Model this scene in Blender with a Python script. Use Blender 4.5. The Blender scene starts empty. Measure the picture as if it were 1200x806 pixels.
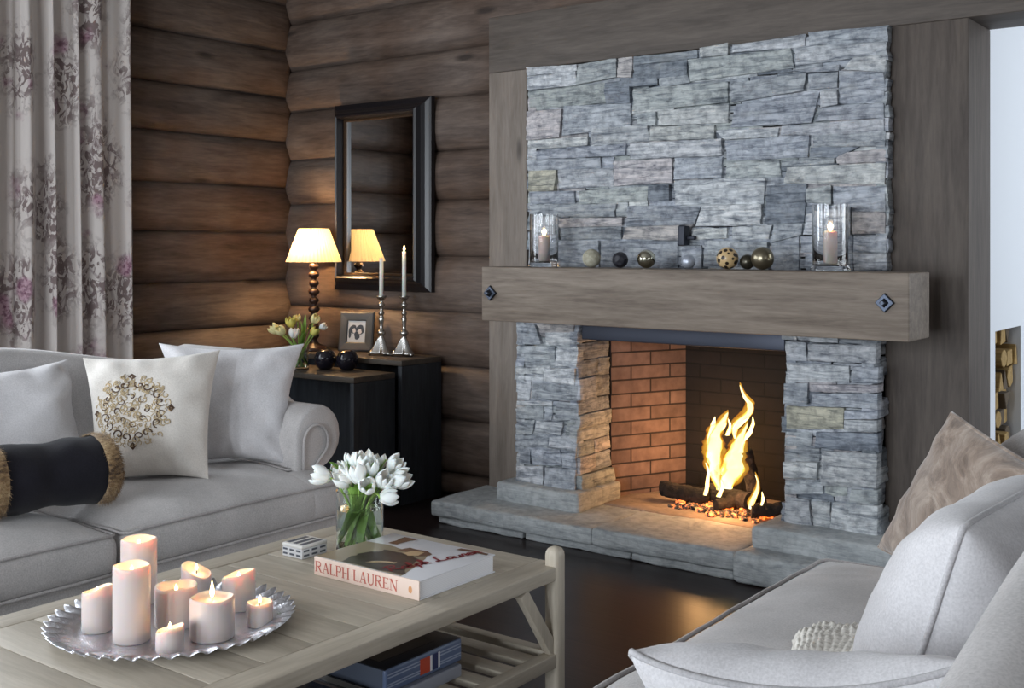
import bpy, math, random
from mathutils import Vector, noise, Matrix
sc = bpy.context.scene
PI = math.pi
# ---------------------------------------------------------------- camera
cam_d = bpy.data.cameras.new('camera'); cam = bpy.data.objects.new('camera', cam_d)
sc.collection.objects.link(cam); sc.camera = cam
cam.location = (0, 0, 1.30); cam.rotation_euler = (PI/2, 0, math.radians(37.1))
cam_d.sensor_width = 36; cam_d.lens = 36*1323/1200; cam_d.shift_y = -(403-288)/1200; cam_d.clip_start = .05
# ---------------------------------------------------------------- world + lights
sc.view_settings.view_transform = 'Standard'; sc.view_settings.look = 'None'
sc.view_settings.gamma = 1; sc.view_settings.use_curve_mapping = False
sc.view_settings.exposure = 0.30
w = bpy.data.worlds.new('world'); sc.world = w; w.use_nodes = True
w.node_tree.nodes['Background'].inputs[0].default_value = (.62, .74, 1, 1)
w.node_tree.nodes['Background'].inputs[1].default_value = 1.0
def area(name, loc, direction, sx, sy, power, col):
    l = bpy.data.lights.new(name, 'AREA'); l.shape = 'RECTANGLE'; l.size = sx; l.size_y = sy
    l.energy = power; l.color = col
    o = bpy.data.objects.new(name, l); sc.collection.objects.link(o)
    o.location = loc; o.rotation_euler = Vector(direction).to_track_quat('-Z', 'Y').to_euler()
    return o
DAY = (.86, .93, 1.0)
for k in range(4):   # four tall panes in the rear wall behind the camera
    area('rear_window_light', (-3.3+k*.95, -3.36, 1.35), (0, 1, 0), .38, 2.1, 62, DAY)
area('left_window_light', (-5.02, .15, 1.45), (1, .12, -.02), 2.4, 1.7, 80, DAY)
area('curtain_window_light', (-5.02, 2.15, 1.45), (1, .0, -.1), 1.0, 1.7, 60, DAY)
area('passage_daylight', (1.9, 6.0, 1.7), (-1, -.15, -.1), 2.0, 2.2, 80, DAY)
area('right_window_light', (2.36, 1.2, 1.7), (-1, .1, -.15), 1.8, 1.4, 12, DAY)
def point(name, loc, power, col, r=.03):
    l = bpy.data.lights.new(name, 'POINT'); l.energy = power; l.color = col; l.shadow_soft_size = r
    o = bpy.data.objects.new(name, l); sc.collection.objects.link(o); o.location = loc; return o
# ---------------------------------------------------------------- helpers
def lin(c):
    return tuple(((v/255+.055)/1.055)**2.4 if v > 10 else v/255/12.92 for v in c)+(1,)
def tag(o, label=None, cat=None, group=None, kind=None):
    if label: o['label'] = label
    if cat: o['category'] = cat
    if group: o['group'] = group
    if kind: o['kind'] = kind
    return o
def root(name, loc, label, cat, group=None):
    o = bpy.data.objects.new(name, None); sc.collection.objects.link(o); o.location = loc
    o.empty_display_size = .05
    return tag(o, label, cat, group)
WORLD = {}
class MB:
    """collects geometry in world coordinates; build() links it as one mesh object"""
    def __init__(s): s.v = []; s.f = []; s.uv = {}; s.col = []; s.mi = []
    def add(s, vs, fs, uvs=None, col=None, mi=0):
        b = len(s.v); s.v += [tuple(p) for p in vs]
        for f in fs:
            s.f.append(tuple(i+b for i in f)); s.mi.append(mi)
            if uvs: s.uv[len(s.f)-1] = [uvs[i] for i in f]
        s.col += [col or (1, 1, 1, 1)]*len(vs)
        return s
    def box(s, x0, x1, y0, y1, z0, z1, mi=0, col=None):
        vs = [(x, y, z) for x in (x0, x1) for y in (y0, y1) for z in (z0, z1)]
        return s.add(vs, [(0,1,3,2),(4,6,7,5),(0,4,5,1),(2,3,7,6),(0,2,6,4),(1,5,7,3)], None, col, mi)
    def grid(s, fn, nu, nv, closeu=False, closev=False, uvfn=None, mi=0, col=None):
        vs = []; uvs = []
        for j in range(nv+(0 if closev else 1)):
            for i in range(nu+(0 if closeu else 1)):
                vs.append(fn(i/nu, j/nv)); uvs.append(uvfn(i/nu, j/nv) if uvfn else (i/nu, j/nv))
        W = nu+(0 if closeu else 1); Hh = nv+(0 if closev else 1); fs = []
        for j in range(nv):
            for i in range(nu):
                a = j*W+i; b = j*W+(i+1) % W if closeu else a+1
                c = ((j+1) % Hh)*W+(i+1) % W if closeu else ((j+1) % Hh)*W+i+1
                d = ((j+1) % Hh)*W+i
                fs.append((a, b, c, d))
        return s.add(vs, fs, uvs, col, mi)
    def lathe(s, prof, c=(0,0,0), n=24, mi=0, fn=None, col=None):
        def g(u, v):
            r, z = prof[min(len(prof)-1, int(round(v*(len(prof)-1))))]
            a = u*2*PI; k = fn(a, r, z) if fn else 1
            return (c[0]+r*k*math.cos(a), c[1]+r*k*math.sin(a), c[2]+z)
        return s.grid(g, n, len(prof)-1, closeu=True, mi=mi, col=col)
    def tube(s, pts, r, n=8, close=False, mi=0, cap=True, flat=1, col=None):
        P = [Vector(p) for p in pts]; m = len(P); rr = r if isinstance(r, (list, tuple)) else [r]*m
        vs = []; up = None
        for i in range(m):
            if close: t = P[(i+1) % m]-P[i-1]
            else: t = P[min(i+1, m-1)]-P[max(i-1, 0)]
            if t.length < 1e-9: t = Vector((0,0,1))
            t.normalize()
            if up is None:
                up = Vector((0,0,1)) if abs(t.z) < .9 else Vector((1,0,0))
            x = t.cross(up)
            if x.length < 1e-6: x = t.orthogonal()
            x.normalize(); up = x.cross(t).normalized()
            for k in range(n):
                a = 2*PI*k/n; vs.append(P[i]+x*rr[i]*math.cos(a)+up*rr[i]*flat*math.sin(a))
        fs = []
        for i in range(m if close else m-1):
            for k in range(n):
                a = i*n+k; b = i*n+(k+1) % n; j = (i+1) % m
                fs.append((a, b, j*n+(k+1) % n, j*n+k))
        if cap and not close:
            fs.append(tuple(range(n-1, -1, -1))); fs.append(tuple((m-1)*n+k for k in range(n)))
        return s.add(vs, fs, None, col, mi)
    def rbox(s, x0, x1, y0, y1, z0, z1, r=.02, seg=None, amp=0, fr=6, seed=0, fn=None, mi=0, col=None, step=.05):
        """box with rounded edges, optional surface noise and a warp function"""
        dx, dy, dz = x1-x0, y1-y0, z1-z0; r = min(r, dx*.49, dy*.49, dz*.49)
        c = (Vector((x0,y0,z0)), Vector((x1,y1,z1)))
        def ax(a, b):
            n = max(1, int(round((b-a-2*r)/step)))
            k = 3
            return [a+r*(1-math.cos(PI/2*i/k))*1. for i in range(k)]+[a+r+(b-a-2*r)*i/n for i in range(n+1)]+[b-r+r*math.sin(PI/2*i/k) for i in range(1, k+1)]
        X, Y, Z = ax(x0,x1), ax(y0,y1), ax(z0,z1)
        lo = Vector((x0+r,y0+r,z0+r)); hi = Vector((x1-r,y1-r,z1-r)); off = Vector((seed*3.1, seed*1.7, seed*.9))
        key = {}; vs = []; fs = []
        def vert(i, j, k):
            t = (i, j, k)
            if t in key: return key[t]
            p = Vector((X[i], Y[j], Z[k])); q = Vector([min(max(p[a], lo[a]), hi[a]) for a in range(3)])
            d = p-q
            if d.length > 1e-9: p = q+d.normalized()*r
            if amp:
                nv = noise.noise_vector(p*fr+off)+.5*noise.noise_vector(p*fr*2.7+off)
                p = p+nv*amp
            if fn: p = Vector(fn(p))
            key[t] = len(vs); vs.append(p); return key[t]
        nx, ny, nz = len(X)-1, len(Y)-1, len(Z)-1
        for i in range(nx):
            for j in range(ny):
                fs.append((vert(i,j,0),vert(i,j+1,0),vert(i+1,j+1,0),vert(i+1,j,0)))
                fs.append((vert(i,j,nz),vert(i+1,j,nz),vert(i+1,j+1,nz),vert(i,j+1,nz)))
        for i in range(nx):
            for k in range(nz):
                fs.append((vert(i,0,k),vert(i+1,0,k),vert(i+1,0,k+1),vert(i,0,k+1)))
                fs.append((vert(i,ny,k),vert(i,ny,k+1),vert(i+1,ny,k+1),vert(i+1,ny,k)))
        for j in range(ny):
            for k in range(nz):
                fs.append((vert(0,j,k),vert(0,j,k+1),vert(0,j+1,k+1),vert(0,j+1,k)))
                fs.append((vert(nx,j,k),vert(nx,j+1,k),vert(nx,j+1,k+1),vert(nx,j,k+1)))
        return s.add(vs, fs, None, col, mi)
    def xf(s, M):
        s.v = [tuple(M @ Vector(p)) for p in s.v]; return s
    def build(s, name, mat, parent=None, smooth=True, angle=None, bevel=0, sub=0):
        me = bpy.data.meshes.new(name)
        if parent is not None: o0 = Vector(WORLD.get(parent.name, parent.location))
        else:
            xs = [p[0] for p in s.v]; ys = [p[1] for p in s.v]; zs = [p[2] for p in s.v]
            o0 = Vector(((min(xs)+max(xs))/2, (min(ys)+max(ys))/2, min(zs)))
        me.from_pydata([tuple(Vector(p)-o0) for p in s.v], [], s.f)
        if s.uv:
            uv = me.uv_layers.new(name='UVMap')
            for pi, poly in enumerate(me.polygons):
                if pi in s.uv:
                    for k, li in enumerate(poly.loop_indices): uv.data[li].uv = s.uv[pi][k]
        if any(c != (1,1,1,1) for c in s.col):
            ca = me.color_attributes.new(name='Col', type='FLOAT_COLOR', domain='POINT')
            for i, c in enumerate(s.col): ca.data[i].color = c
        for m in (mat if isinstance(mat, (list, tuple)) else [mat]): me.materials.append(m)
        for poly, mi in zip(me.polygons, s.mi): poly.material_index = mi; poly.use_smooth = smooth
        me.validate(); me.update()
        import bmesh
        bm = bmesh.new(); bm.from_mesh(me); bmesh.ops.recalc_face_normals(bm, faces=bm.faces); bm.to_mesh(me); bm.free()
        if smooth and angle: me.set_sharp_from_angle(angle=math.radians(angle))
        o = bpy.data.objects.new(name, me); sc.collection.objects.link(o)
        if parent is not None:
            o.parent = parent; WORLD[o.name] = tuple(o0)
            o.location = (0,0,0)
        else:
            o.location = o0
        if bevel:
            md = o.modifiers.new('bevel', 'BEVEL'); md.width = bevel; md.segments = 2; md.limit_method = 'ANGLE'
        if sub:
            md = o.modifiers.new('sub', 'SUBSURF'); md.levels = sub; md.render_levels = sub
        return o
# a mesh part's children: WORLD keeps the world origin of each parent mesh
def single(mb, name, mat, label, cat, group=None, **k):
    o = mb.build(name, mat, None, **k); WORLD[o.name] = tuple(o.location)
    return tag(o, label, cat, group)
def struct(mb, name, mat, **k):
    o = mb.build(name, mat, None, **k); o['kind'] = 'structure'; WORLD[o.name] = tuple(o.location); return o
# ---------------------------------------------------------------- materials
class NT:
    def __init__(s, name):
        s.m = bpy.data.materials.new(name); s.m.use_nodes = True; s.t = s.m.node_tree; s.b = s.t.nodes['Principled BSDF']
    def n(s, typ, **k):
        nd = s.t.nodes.new(typ)
        for a, v in k.items():
            if a.startswith('i_'):
                nm = a[2:]; nm = int(nm) if nm.isdigit() else nm.replace('_', ' ')
                nd.inputs[nm].default_value = v
            else: setattr(nd, a, v)
        return nd
    def l(s, a, b): s.t.links.new(a, b)
    def coord(s, kind='Object', scale=(1,1,1), rot=(0,0,0)):
        c = s.n('ShaderNodeTexCoord'); m = s.n('ShaderNodeMapping'); m.inputs['Scale'].default_value = scale
        m.inputs['Rotation'].default_value = rot
        s.l(c.outputs[kind], m.inputs[0]); return m.outputs[0]
    def noise(s, vec, scale, detail=4, rough=.55, dist=0):
        nd = s.n('ShaderNodeTexNoise'); nd.inputs['Scale'].default_value = scale; nd.inputs['Detail'].default_value = detail
        nd.inputs['Roughness'].default_value = rough; nd.inputs['Distortion'].default_value = dist
        if vec: s.l(vec, nd.inputs['Vector'])
        return nd.outputs[0]
    def ramp(s, fac, stops):
        r = s.n('ShaderNodeValToRGB'); e = r.color_ramp.elements
        while len(e) < len(stops): e.new(.5)
        for k, (p, c) in enumerate(stops):
            e[k].position = p; e[k].color = c if len(c) == 4 else lin(c)
        s.l(fac, r.inputs[0]); return r.outputs[0]
    def mix(s, f, a, b, mode='MIX'):
        m = s.n('ShaderNodeMix', data_type='RGBA', blend_type=mode)
        for k, v in ((0, f), (6, a), (7, b)):
            if hasattr(v, 'is_linked'): s.l(v, m.inputs[k])
            elif k == 0: m.inputs[0].default_value = v
            else: m.inputs[k].default_value = v if len(v) == 4 else lin(v)
        return m.outputs[2]
    def math(s, op, a, b=None, c=None, clamp=False):
        m = s.n('ShaderNodeMath', operation=op, use_clamp=clamp)
        for k, v in enumerate((a, b, c)):
            if v is None: continue
            if hasattr(v, 'is_linked'): s.l(v, m.inputs[k])
            else: m.inputs[k].default_value = v
        return m.outputs[0]
    def bump(s, h, strength=.3, dist=.01, prev=None):
        b = s.n('ShaderNodeBump'); b.inputs['Strength'].default_value = strength; b.inputs['Distance'].default_value = dist
        s.l(h, b.inputs['Height'])
        if prev: s.l(prev, b.inputs['Normal'])
        s.l(b.outputs[0], s.b.inputs['Normal']); return b.outputs[0]
    def color(s, c):
        if hasattr(c, 'is_linked'): s.l(c, s.b.inputs['Base Color'])
        else: s.b.inputs['Base Color'].default_value = c if len(c) == 4 else lin(c)
    def set(s, **k):
        for a, v in k.items(): s.b.inputs[a.replace('_', ' ')].default_value = v
        return s
def plain(name, c, rough=.6, metal=0, **k):
    t = NT(name); t.color(c); t.set(Roughness=rough, Metallic=metal, **k); return t.m
def wood(name, dark, light, axis='X', rough=.6, grain=1., bump=.25, knots=True, spec=.3, warm=None):
    t = NT(name); sl = .9; st = 9*grain
    scl = {'X': (sl, st, st), 'Y': (st, sl, st), 'Z': (st, st, sl)}[axis]
    v = t.coord('Object', scl)
    a = t.noise(v, 2.2, 6, .6, .6); b = t.noise(v, 11, 3, .6, .3)
    big = t.noise(t.coord('Object', (1,1,1)), 1.6, 3)
    f = t.math('MULTIPLY_ADD', b, .35, t.math('MULTIPLY', a, .65))
    col = t.ramp(f, [(.32, dark), (.68, light)])
    if warm: col = t.mix(t.ramp(big, [(.4, (0,0,0,1)), (.7, (1,1,1,1))]), col, warm, 'SOFT_LIGHT')
    if knots:
        kn = t.n('ShaderNodeTexVoronoi'); kn.inputs['Scale'].default_value = 1.0
        kv = t.coord('Object', {'X': (1.3, 4.5, 4.5), 'Y': (4.5, 1.3, 4.5), 'Z': (4.5, 4.5, 1.3)}[axis])
        t.l(kv, kn.inputs['Vector'])
        kf = t.ramp(kn.outputs['Distance'], [(.045, (1,1,1,1)), (.11, (0,0,0,1))])
        col = t.mix(t.math('MULTIPLY', kf, .7), col, tuple(int(x*.45) for x in dark))
    t.color(col); t.set(Roughness=rough); t.b.inputs['Specular IOR Level'].default_value = spec
    t.bump(f, bump, .006); return t.m
def fabric(name, c, c2=None, scale=240, bump=.16, sheen=.25, rough=.9, var=.12):
    t = NT(name); v = t.coord('Object')
    big = t.noise(v, 5, 3); fine = t.noise(v, scale, 2)
    dk = tuple(int(x*(1-var)) for x in c)
    col = t.ramp(t.math('MULTIPLY_ADD', fine, .5, t.math('MULTIPLY', big, .5)), [(.35, dk), (.65, c2 or c)])
    t.color(col); t.set(Roughness=rough); t.b.inputs['Sheen Weight'].default_value = sheen
    t.b.inputs['Specular IOR Level'].default_value = .15
    t.bump(t.math('MULTIPLY_ADD', fine, .4, t.noise(v, 22, 3)), bump, .004); return t.m
def glass(name, c=(1,1,1,1), rough=0, ior=1.45):
    t = NT(name); t.color(c); t.set(Roughness=rough); t.b.inputs['Transmission Weight'].default_value = 1; t.b.inputs['IOR'].default_value = ior
    return t.m
def emit(name, c, s):
    t = NT(name); t.color((0,0,0,1)); t.b.inputs['Emission Color'].default_value = c if len(c) == 4 else lin(c)
    t.b.inputs['Emission Strength'].default_value = s; return t.m
# stone
def stone_mat(name, tint=(255,255,255), rough=.75, usecol=True, base=(150,156,162), con=1.):
    t = NT(name)
    if usecol:
        a = t.n('ShaderNodeAttribute'); a.attribute_name = 'Col'; base = a.outputs['Color']
    else:
        base = t.mix(0, base, base)
    v = t.coord('Object', (3, 3, 22)); f = t.noise(v, 2.6, 7, .65, .9)
    g = t.noise(t.coord('Object'), 26, 5, .65); h = t.noise(t.coord('Object', (1,1,4)), 5, 4, .6)
    c = t.mix(1, base, t.ramp(f, [(.30, (120,126,136)), (.44, (206,209,213)), (.60, (255,255,255))]), 'MULTIPLY')
    c = t.mix(.55, c, t.ramp(g, [(.36, (128,131,138)), (.56, (255,255,255))]), 'MULTIPLY')
    c = t.mix(t.math('MULTIPLY', t.ramp(h, [(.56, (0,0,0,1)), (.74, (1,1,1,1))]), .35), c, (196,198,196))
    if con < 1: c = t.mix(con, base, c)
    if tint != (255,255,255): c = t.mix(1, c, tint, 'MULTIPLY')
    t.color(c); t.set(Roughness=rough); t.b.inputs['Specular IOR Level'].default_value = .3
    t.bump(t.math('MULTIPLY_ADD', g, .5, f), .9*con, .010); return t.m
M_stone = stone_mat('ledge_stone')
M_slab = stone_mat('hearth_slab', usecol=False, base=(186,190,191), con=.6)
M_mortar = plain('dark_mortar', (38,38,40), .95)  # mortar in one even dark grey
M_log = wood('stained_log', (72,62,57), (122,108,99), 'X', .62, .8, .35, warm=(140,124,112))
M_logy = wood('stained_log_side', (72,62,57), (122,108,99), 'Y', .62, .8, .35, warm=(140,124,112))
M_post = wood('grey_brown_board', (108,98,90), (142,132,123), 'Z', .6, 1, .15)
M_header = wood('grey_brown_header', (74,67,62), (104,95,88), 'X', .6, 1, .2)
M_col = wood('dark_brown_board', (70,62,58), (100,91,84), 'Z', .6, 1, .15)
M_mantel = wood('mantel_oak', (92,80,70), (138,126,114), 'X', .55, 1.1, .2, knots=False)
M_table = wood('limed_oak', (164,154,138), (198,188,172), 'X', .5, 1.2, .15, knots=False)
M_tabley = wood('limed_oak_long', (164,154,138), (198,188,172), 'Y', .5, 1.2, .15, knots=False)
M_tablez = wood('limed_oak_post', (164,154,138), (198,188,172), 'Z', .5, 1.2, .15, knots=False)
M_black = wood('black_stained_wood', (36,39,43), (60,64,70), 'Z', .5, 1, .15, knots=False)
M_blacktop = wood('dark_worn_top', (64,58,52), (92,84,76), 'X', .45, 1, .15, knots=False)
M_sofa = fabric('grey_linen', (186,182,181), (200,196,195))
M_pillow = fabric('pale_grey_linen', (205,203,205), (220,218,220), var=.06)
M_cream = fabric('ivory_linen', (214,208,200), (226,221,214), var=.06)
M_silver = NT('antique_silver'); M_silver.color((196,194,190)); M_silver.set(Metallic=1, Roughness=.24); M_silver = M_silver.m
M_iron = plain('wrought_iron', (70,76,88), .35, .9)
M_white = plain('white_plaster', (226,230,236), .8)
M_glass = glass('clear_glass')
M_wick = plain('wick', (30,24,20), .9)
# ---------------------------------------------------------------- setting: log walls, floor, ceiling
def log_wall(name, p0, p1, normal, seams, mat, corners=(True, True), step=.06, depth=.055, ztop=3.1, seed=0, skip=None):
    """p0->p1 seam plane line on plan, logs bulge along normal"""
    m = MB(); P0 = Vector((p0[0], p0[1], 0)); d = Vector((p1[0]-p0[0], p1[1]-p0[1], 0)); L = d.length; d.normalize(); nrm = Vector((*normal, 0))
    ss = []
    k = 0
    near = [0, .004, .012, .025, .04, .06, .085, .11]
    ss = list(near); n = int((L-.22)/step)
    ss += [.11+(L-.22)*i/n for i in range(1, n+1)]; ss += [L-v for v in near[::-1][1:]]
    for a, b in zip(seams[:-1], seams[1:]):
        if a >= ztop: break
        b = min(b, ztop); nz = 12
        def fn(u, v, a=a, b=b):
            s = ss[int(round(u*(len(ss)-1)))]; t = .5-.5*math.cos(PI*v)
            q = abs(2*t-1); bul = (1-q**2.6)**.6 if q < 1 else 0
            e = 1
            if corners[0]: e = min(e, math.sqrt(max(0, 1-(1-min(s/.11, 1))**2)))
            if corners[1]: e = min(e, math.sqrt(max(0, 1-(1-min((L-s)/.11, 1))**2)))
            wob = noise.noise(Vector((s*1.1, a*7, seed)))*.008
            dd = depth*bul*(.25+.75*e)+wob*e*bul+noise.noise(Vector((s*2, t*3+a*5, seed+4)))*.004*bul
            z = a+(b-a)*t+.006*((1-t)*noise.noise(Vector((s*.5, a*3.3, seed+9)))+t*noise.noise(Vector((s*.5, b*3.3, seed+9))))
            p = P0+d*s+nrm*dd
            return (p.x, p.y, z)
        m.grid(fn, len(ss)-1, nz)
    return struct(m, name, mat)
SL = [0, .30, .57, .841, 1.10, 1.376, 1.642, 1.912, 2.168, 2.443, 2.72, 3.0, 3.2]
SR = [0, .11, .39, .67, .95, 1.243, 1.541, 1.80, 2.085, 2.33, 2.605, 2.88, 3.2]
log_wall('wall_left', (-5.107, 4.55), (-5.107, -3.5), (1, 0), SL, M_logy, (True, True), .1)
log_wall('wall_back', (-5.107, 4.55), (-3.40, 4.55), (0, -1), SR[:10], M_log, (True, False), .06, seed=3)
log_wall('wall_back_upper', (-5.107, 4.55), (2.5, 4.55), (0, -1), [2.33, 2.605, 2.88, 3.2], M_log, (True, False), .12, seed=3)
log_wall('wall_rear', (-5.107, -3.5), (2.5, -3.5), (0, 1), SR, M_log, (True, True), .3, seed=5)
log_wall('wall_right', (2.5, -3.5), (2.5, 4.0), (-1, 0), SL, M_logy, (True, False), .3, seed=7)
t = NT('dark_floor_boards')
v = t.coord('Object'); br = t.n('ShaderNodeTexBrick'); br.offset = .37
br.inputs['Scale'].default_value = 1; br.inputs['Brick Width'].default_value = 2.2; br.inputs['Row Height'].default_value = .14; br.inputs['Mortar Size'].default_value = .0018
br.inputs['Color1'].default_value = lin((40,31,30)); br.inputs['Color2'].default_value = lin((52,40,38)); br.inputs['Mortar'].default_value = lin((16,13,13))
t.l(v, br.inputs['Vector'])
gn = t.noise(t.coord('Object', (1.5, 30, 1)), 3, 5)
t.color(t.mix(.6, br.outputs[0], t.ramp(gn, [(.3, (110,100,100)), (.7, (255,255,255))]), 'MULTIPLY')); t.set(Roughness=.33); t.b.inputs['Specular IOR Level'].default_value = .35
t.bump(t.math('MULTIPLY_ADD', gn, .3, t.math('SUBTRACT', 1, br.outputs['Fac'])), .25, .003)
M_floor = t.m
struct(MB().box(-5.3, 5.2, -3.7, 8.2, -.06, 0), 'floor', M_floor, smooth=False)
M_ceil = wood('pale_ceiling_boards', (150,146,142), (182,178,174), 'X', .7, 1, .1)
struct(MB().box(-5.3, 5.2, -3.7, 8.2, 3.1, 3.16), 'ceiling', M_ceil, smooth=False)
# windows (panes glow with the day outside through the area lights set in them)
M_frame = plain('white_window_frame', (214,216,218), .5)
def window(idx, plane, c, w_, z0, z1, nrm, mull):
    m = MB()
    def bar(a0, a1, b0, b1):
        if plane == 'X': m.box(min(c[0], c[0]+nrm*.06), max(c[0], c[0]+nrm*.06), c[1]+a0, c[1]+a1, b0, b1)
        else: m.box(c[0]+a0, c[0]+a1, min(c[1], c[1]+nrm*.06), max(c[1], c[1]+nrm*.06), b0, b1)
    bar(-w_/2-.09, -w_/2, z0-.09, z1+.09); bar(w_/2, w_/2+.09, z0-.09, z1+.09); bar(-w_/2, w_/2, z0-.09, z0); bar(-w_/2, w_/2, z1, z1+.09)
    for k in range(1, mull): bar(-w_/2+w_*k/mull-.02, -w_/2+w_*k/mull+.02, z0, z1)
    struct(m, 'window_%d' % idx, M_frame, smooth=False, bevel=.006)
window(1, 'X', (-5.06, .15), 2.4, .6, 2.3, 1, 3)
window(2, 'X', (-5.06, 2.15), 1.0, .6, 2.3, 1, 2)
for k in range(4): window(3+k, 'Y', (-3.3+k*.95, -3.42), .38, .3, 2.4, 1, 1)
window(7, 'X', (2.42, 1.2), 1.8, 1.0, 2.4, -1, 2)
# timber casing round the fireplace
struct(MB().rbox(-3.471, -3.24, 4.40, 4.56, 0, 2.155, r=.004, step=.3), 'trim_1', M_post, angle=40)
struct(MB().rbox(-3.471, 2.6, 4.398, 4.71, 2.155, 2.43, r=.004, step=.4), 'trim_2', M_header, angle=40)
struct(MB().rbox(-1.50, -1.186, 4.40, 4.71, 0, 2.155, r=.004, step=.4), 'trim_3', M_col, angle=40)
# white chimney back seen through the passage, with its firewood niche
m = MB(); X = -1.19; Xb = -1.60; N0, N1, NZ = 4.80, 5.215, .955
m.box(-3.4, X, 5.22, 6.4, 0, 3.1); m.box(Xb-.06, X, 4.712, N0-.002, 0, 3.1); m.box(Xb-.06, X, N0-.002, 5.22, NZ, 3.1); m.box(Xb-.06, Xb, N0-.002, 5.22, 0, NZ); m.box(Xb, X, N0-.002, 5.22, 0, .10)
struct(m, 'wall_chimney', M_white, smooth=False)
struct(MB().box(-5.3, 5.2, 8.0, 8.2, 0, 3.1), 'wall_far', M_white, smooth=False)
struct(MB().box(5.0, 5.2, 3.8, 8.2, 0, 3.1), 'wall_passage_right', M_white, smooth=False)
struct(MB().box(2.5, 5.2, 3.9, 4.1, 0, 3.1), 'wall_passage_front', M_white, smooth=False)
struct(MB().box(-5.3, -5.1, 4.7, 8.2, 0, 3.1), 'wall_passage_left', M_white, smooth=False)
window(8, 'Y', (1.9, 7.96), 1.6, .4, 2.4, -1, 2)
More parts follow.
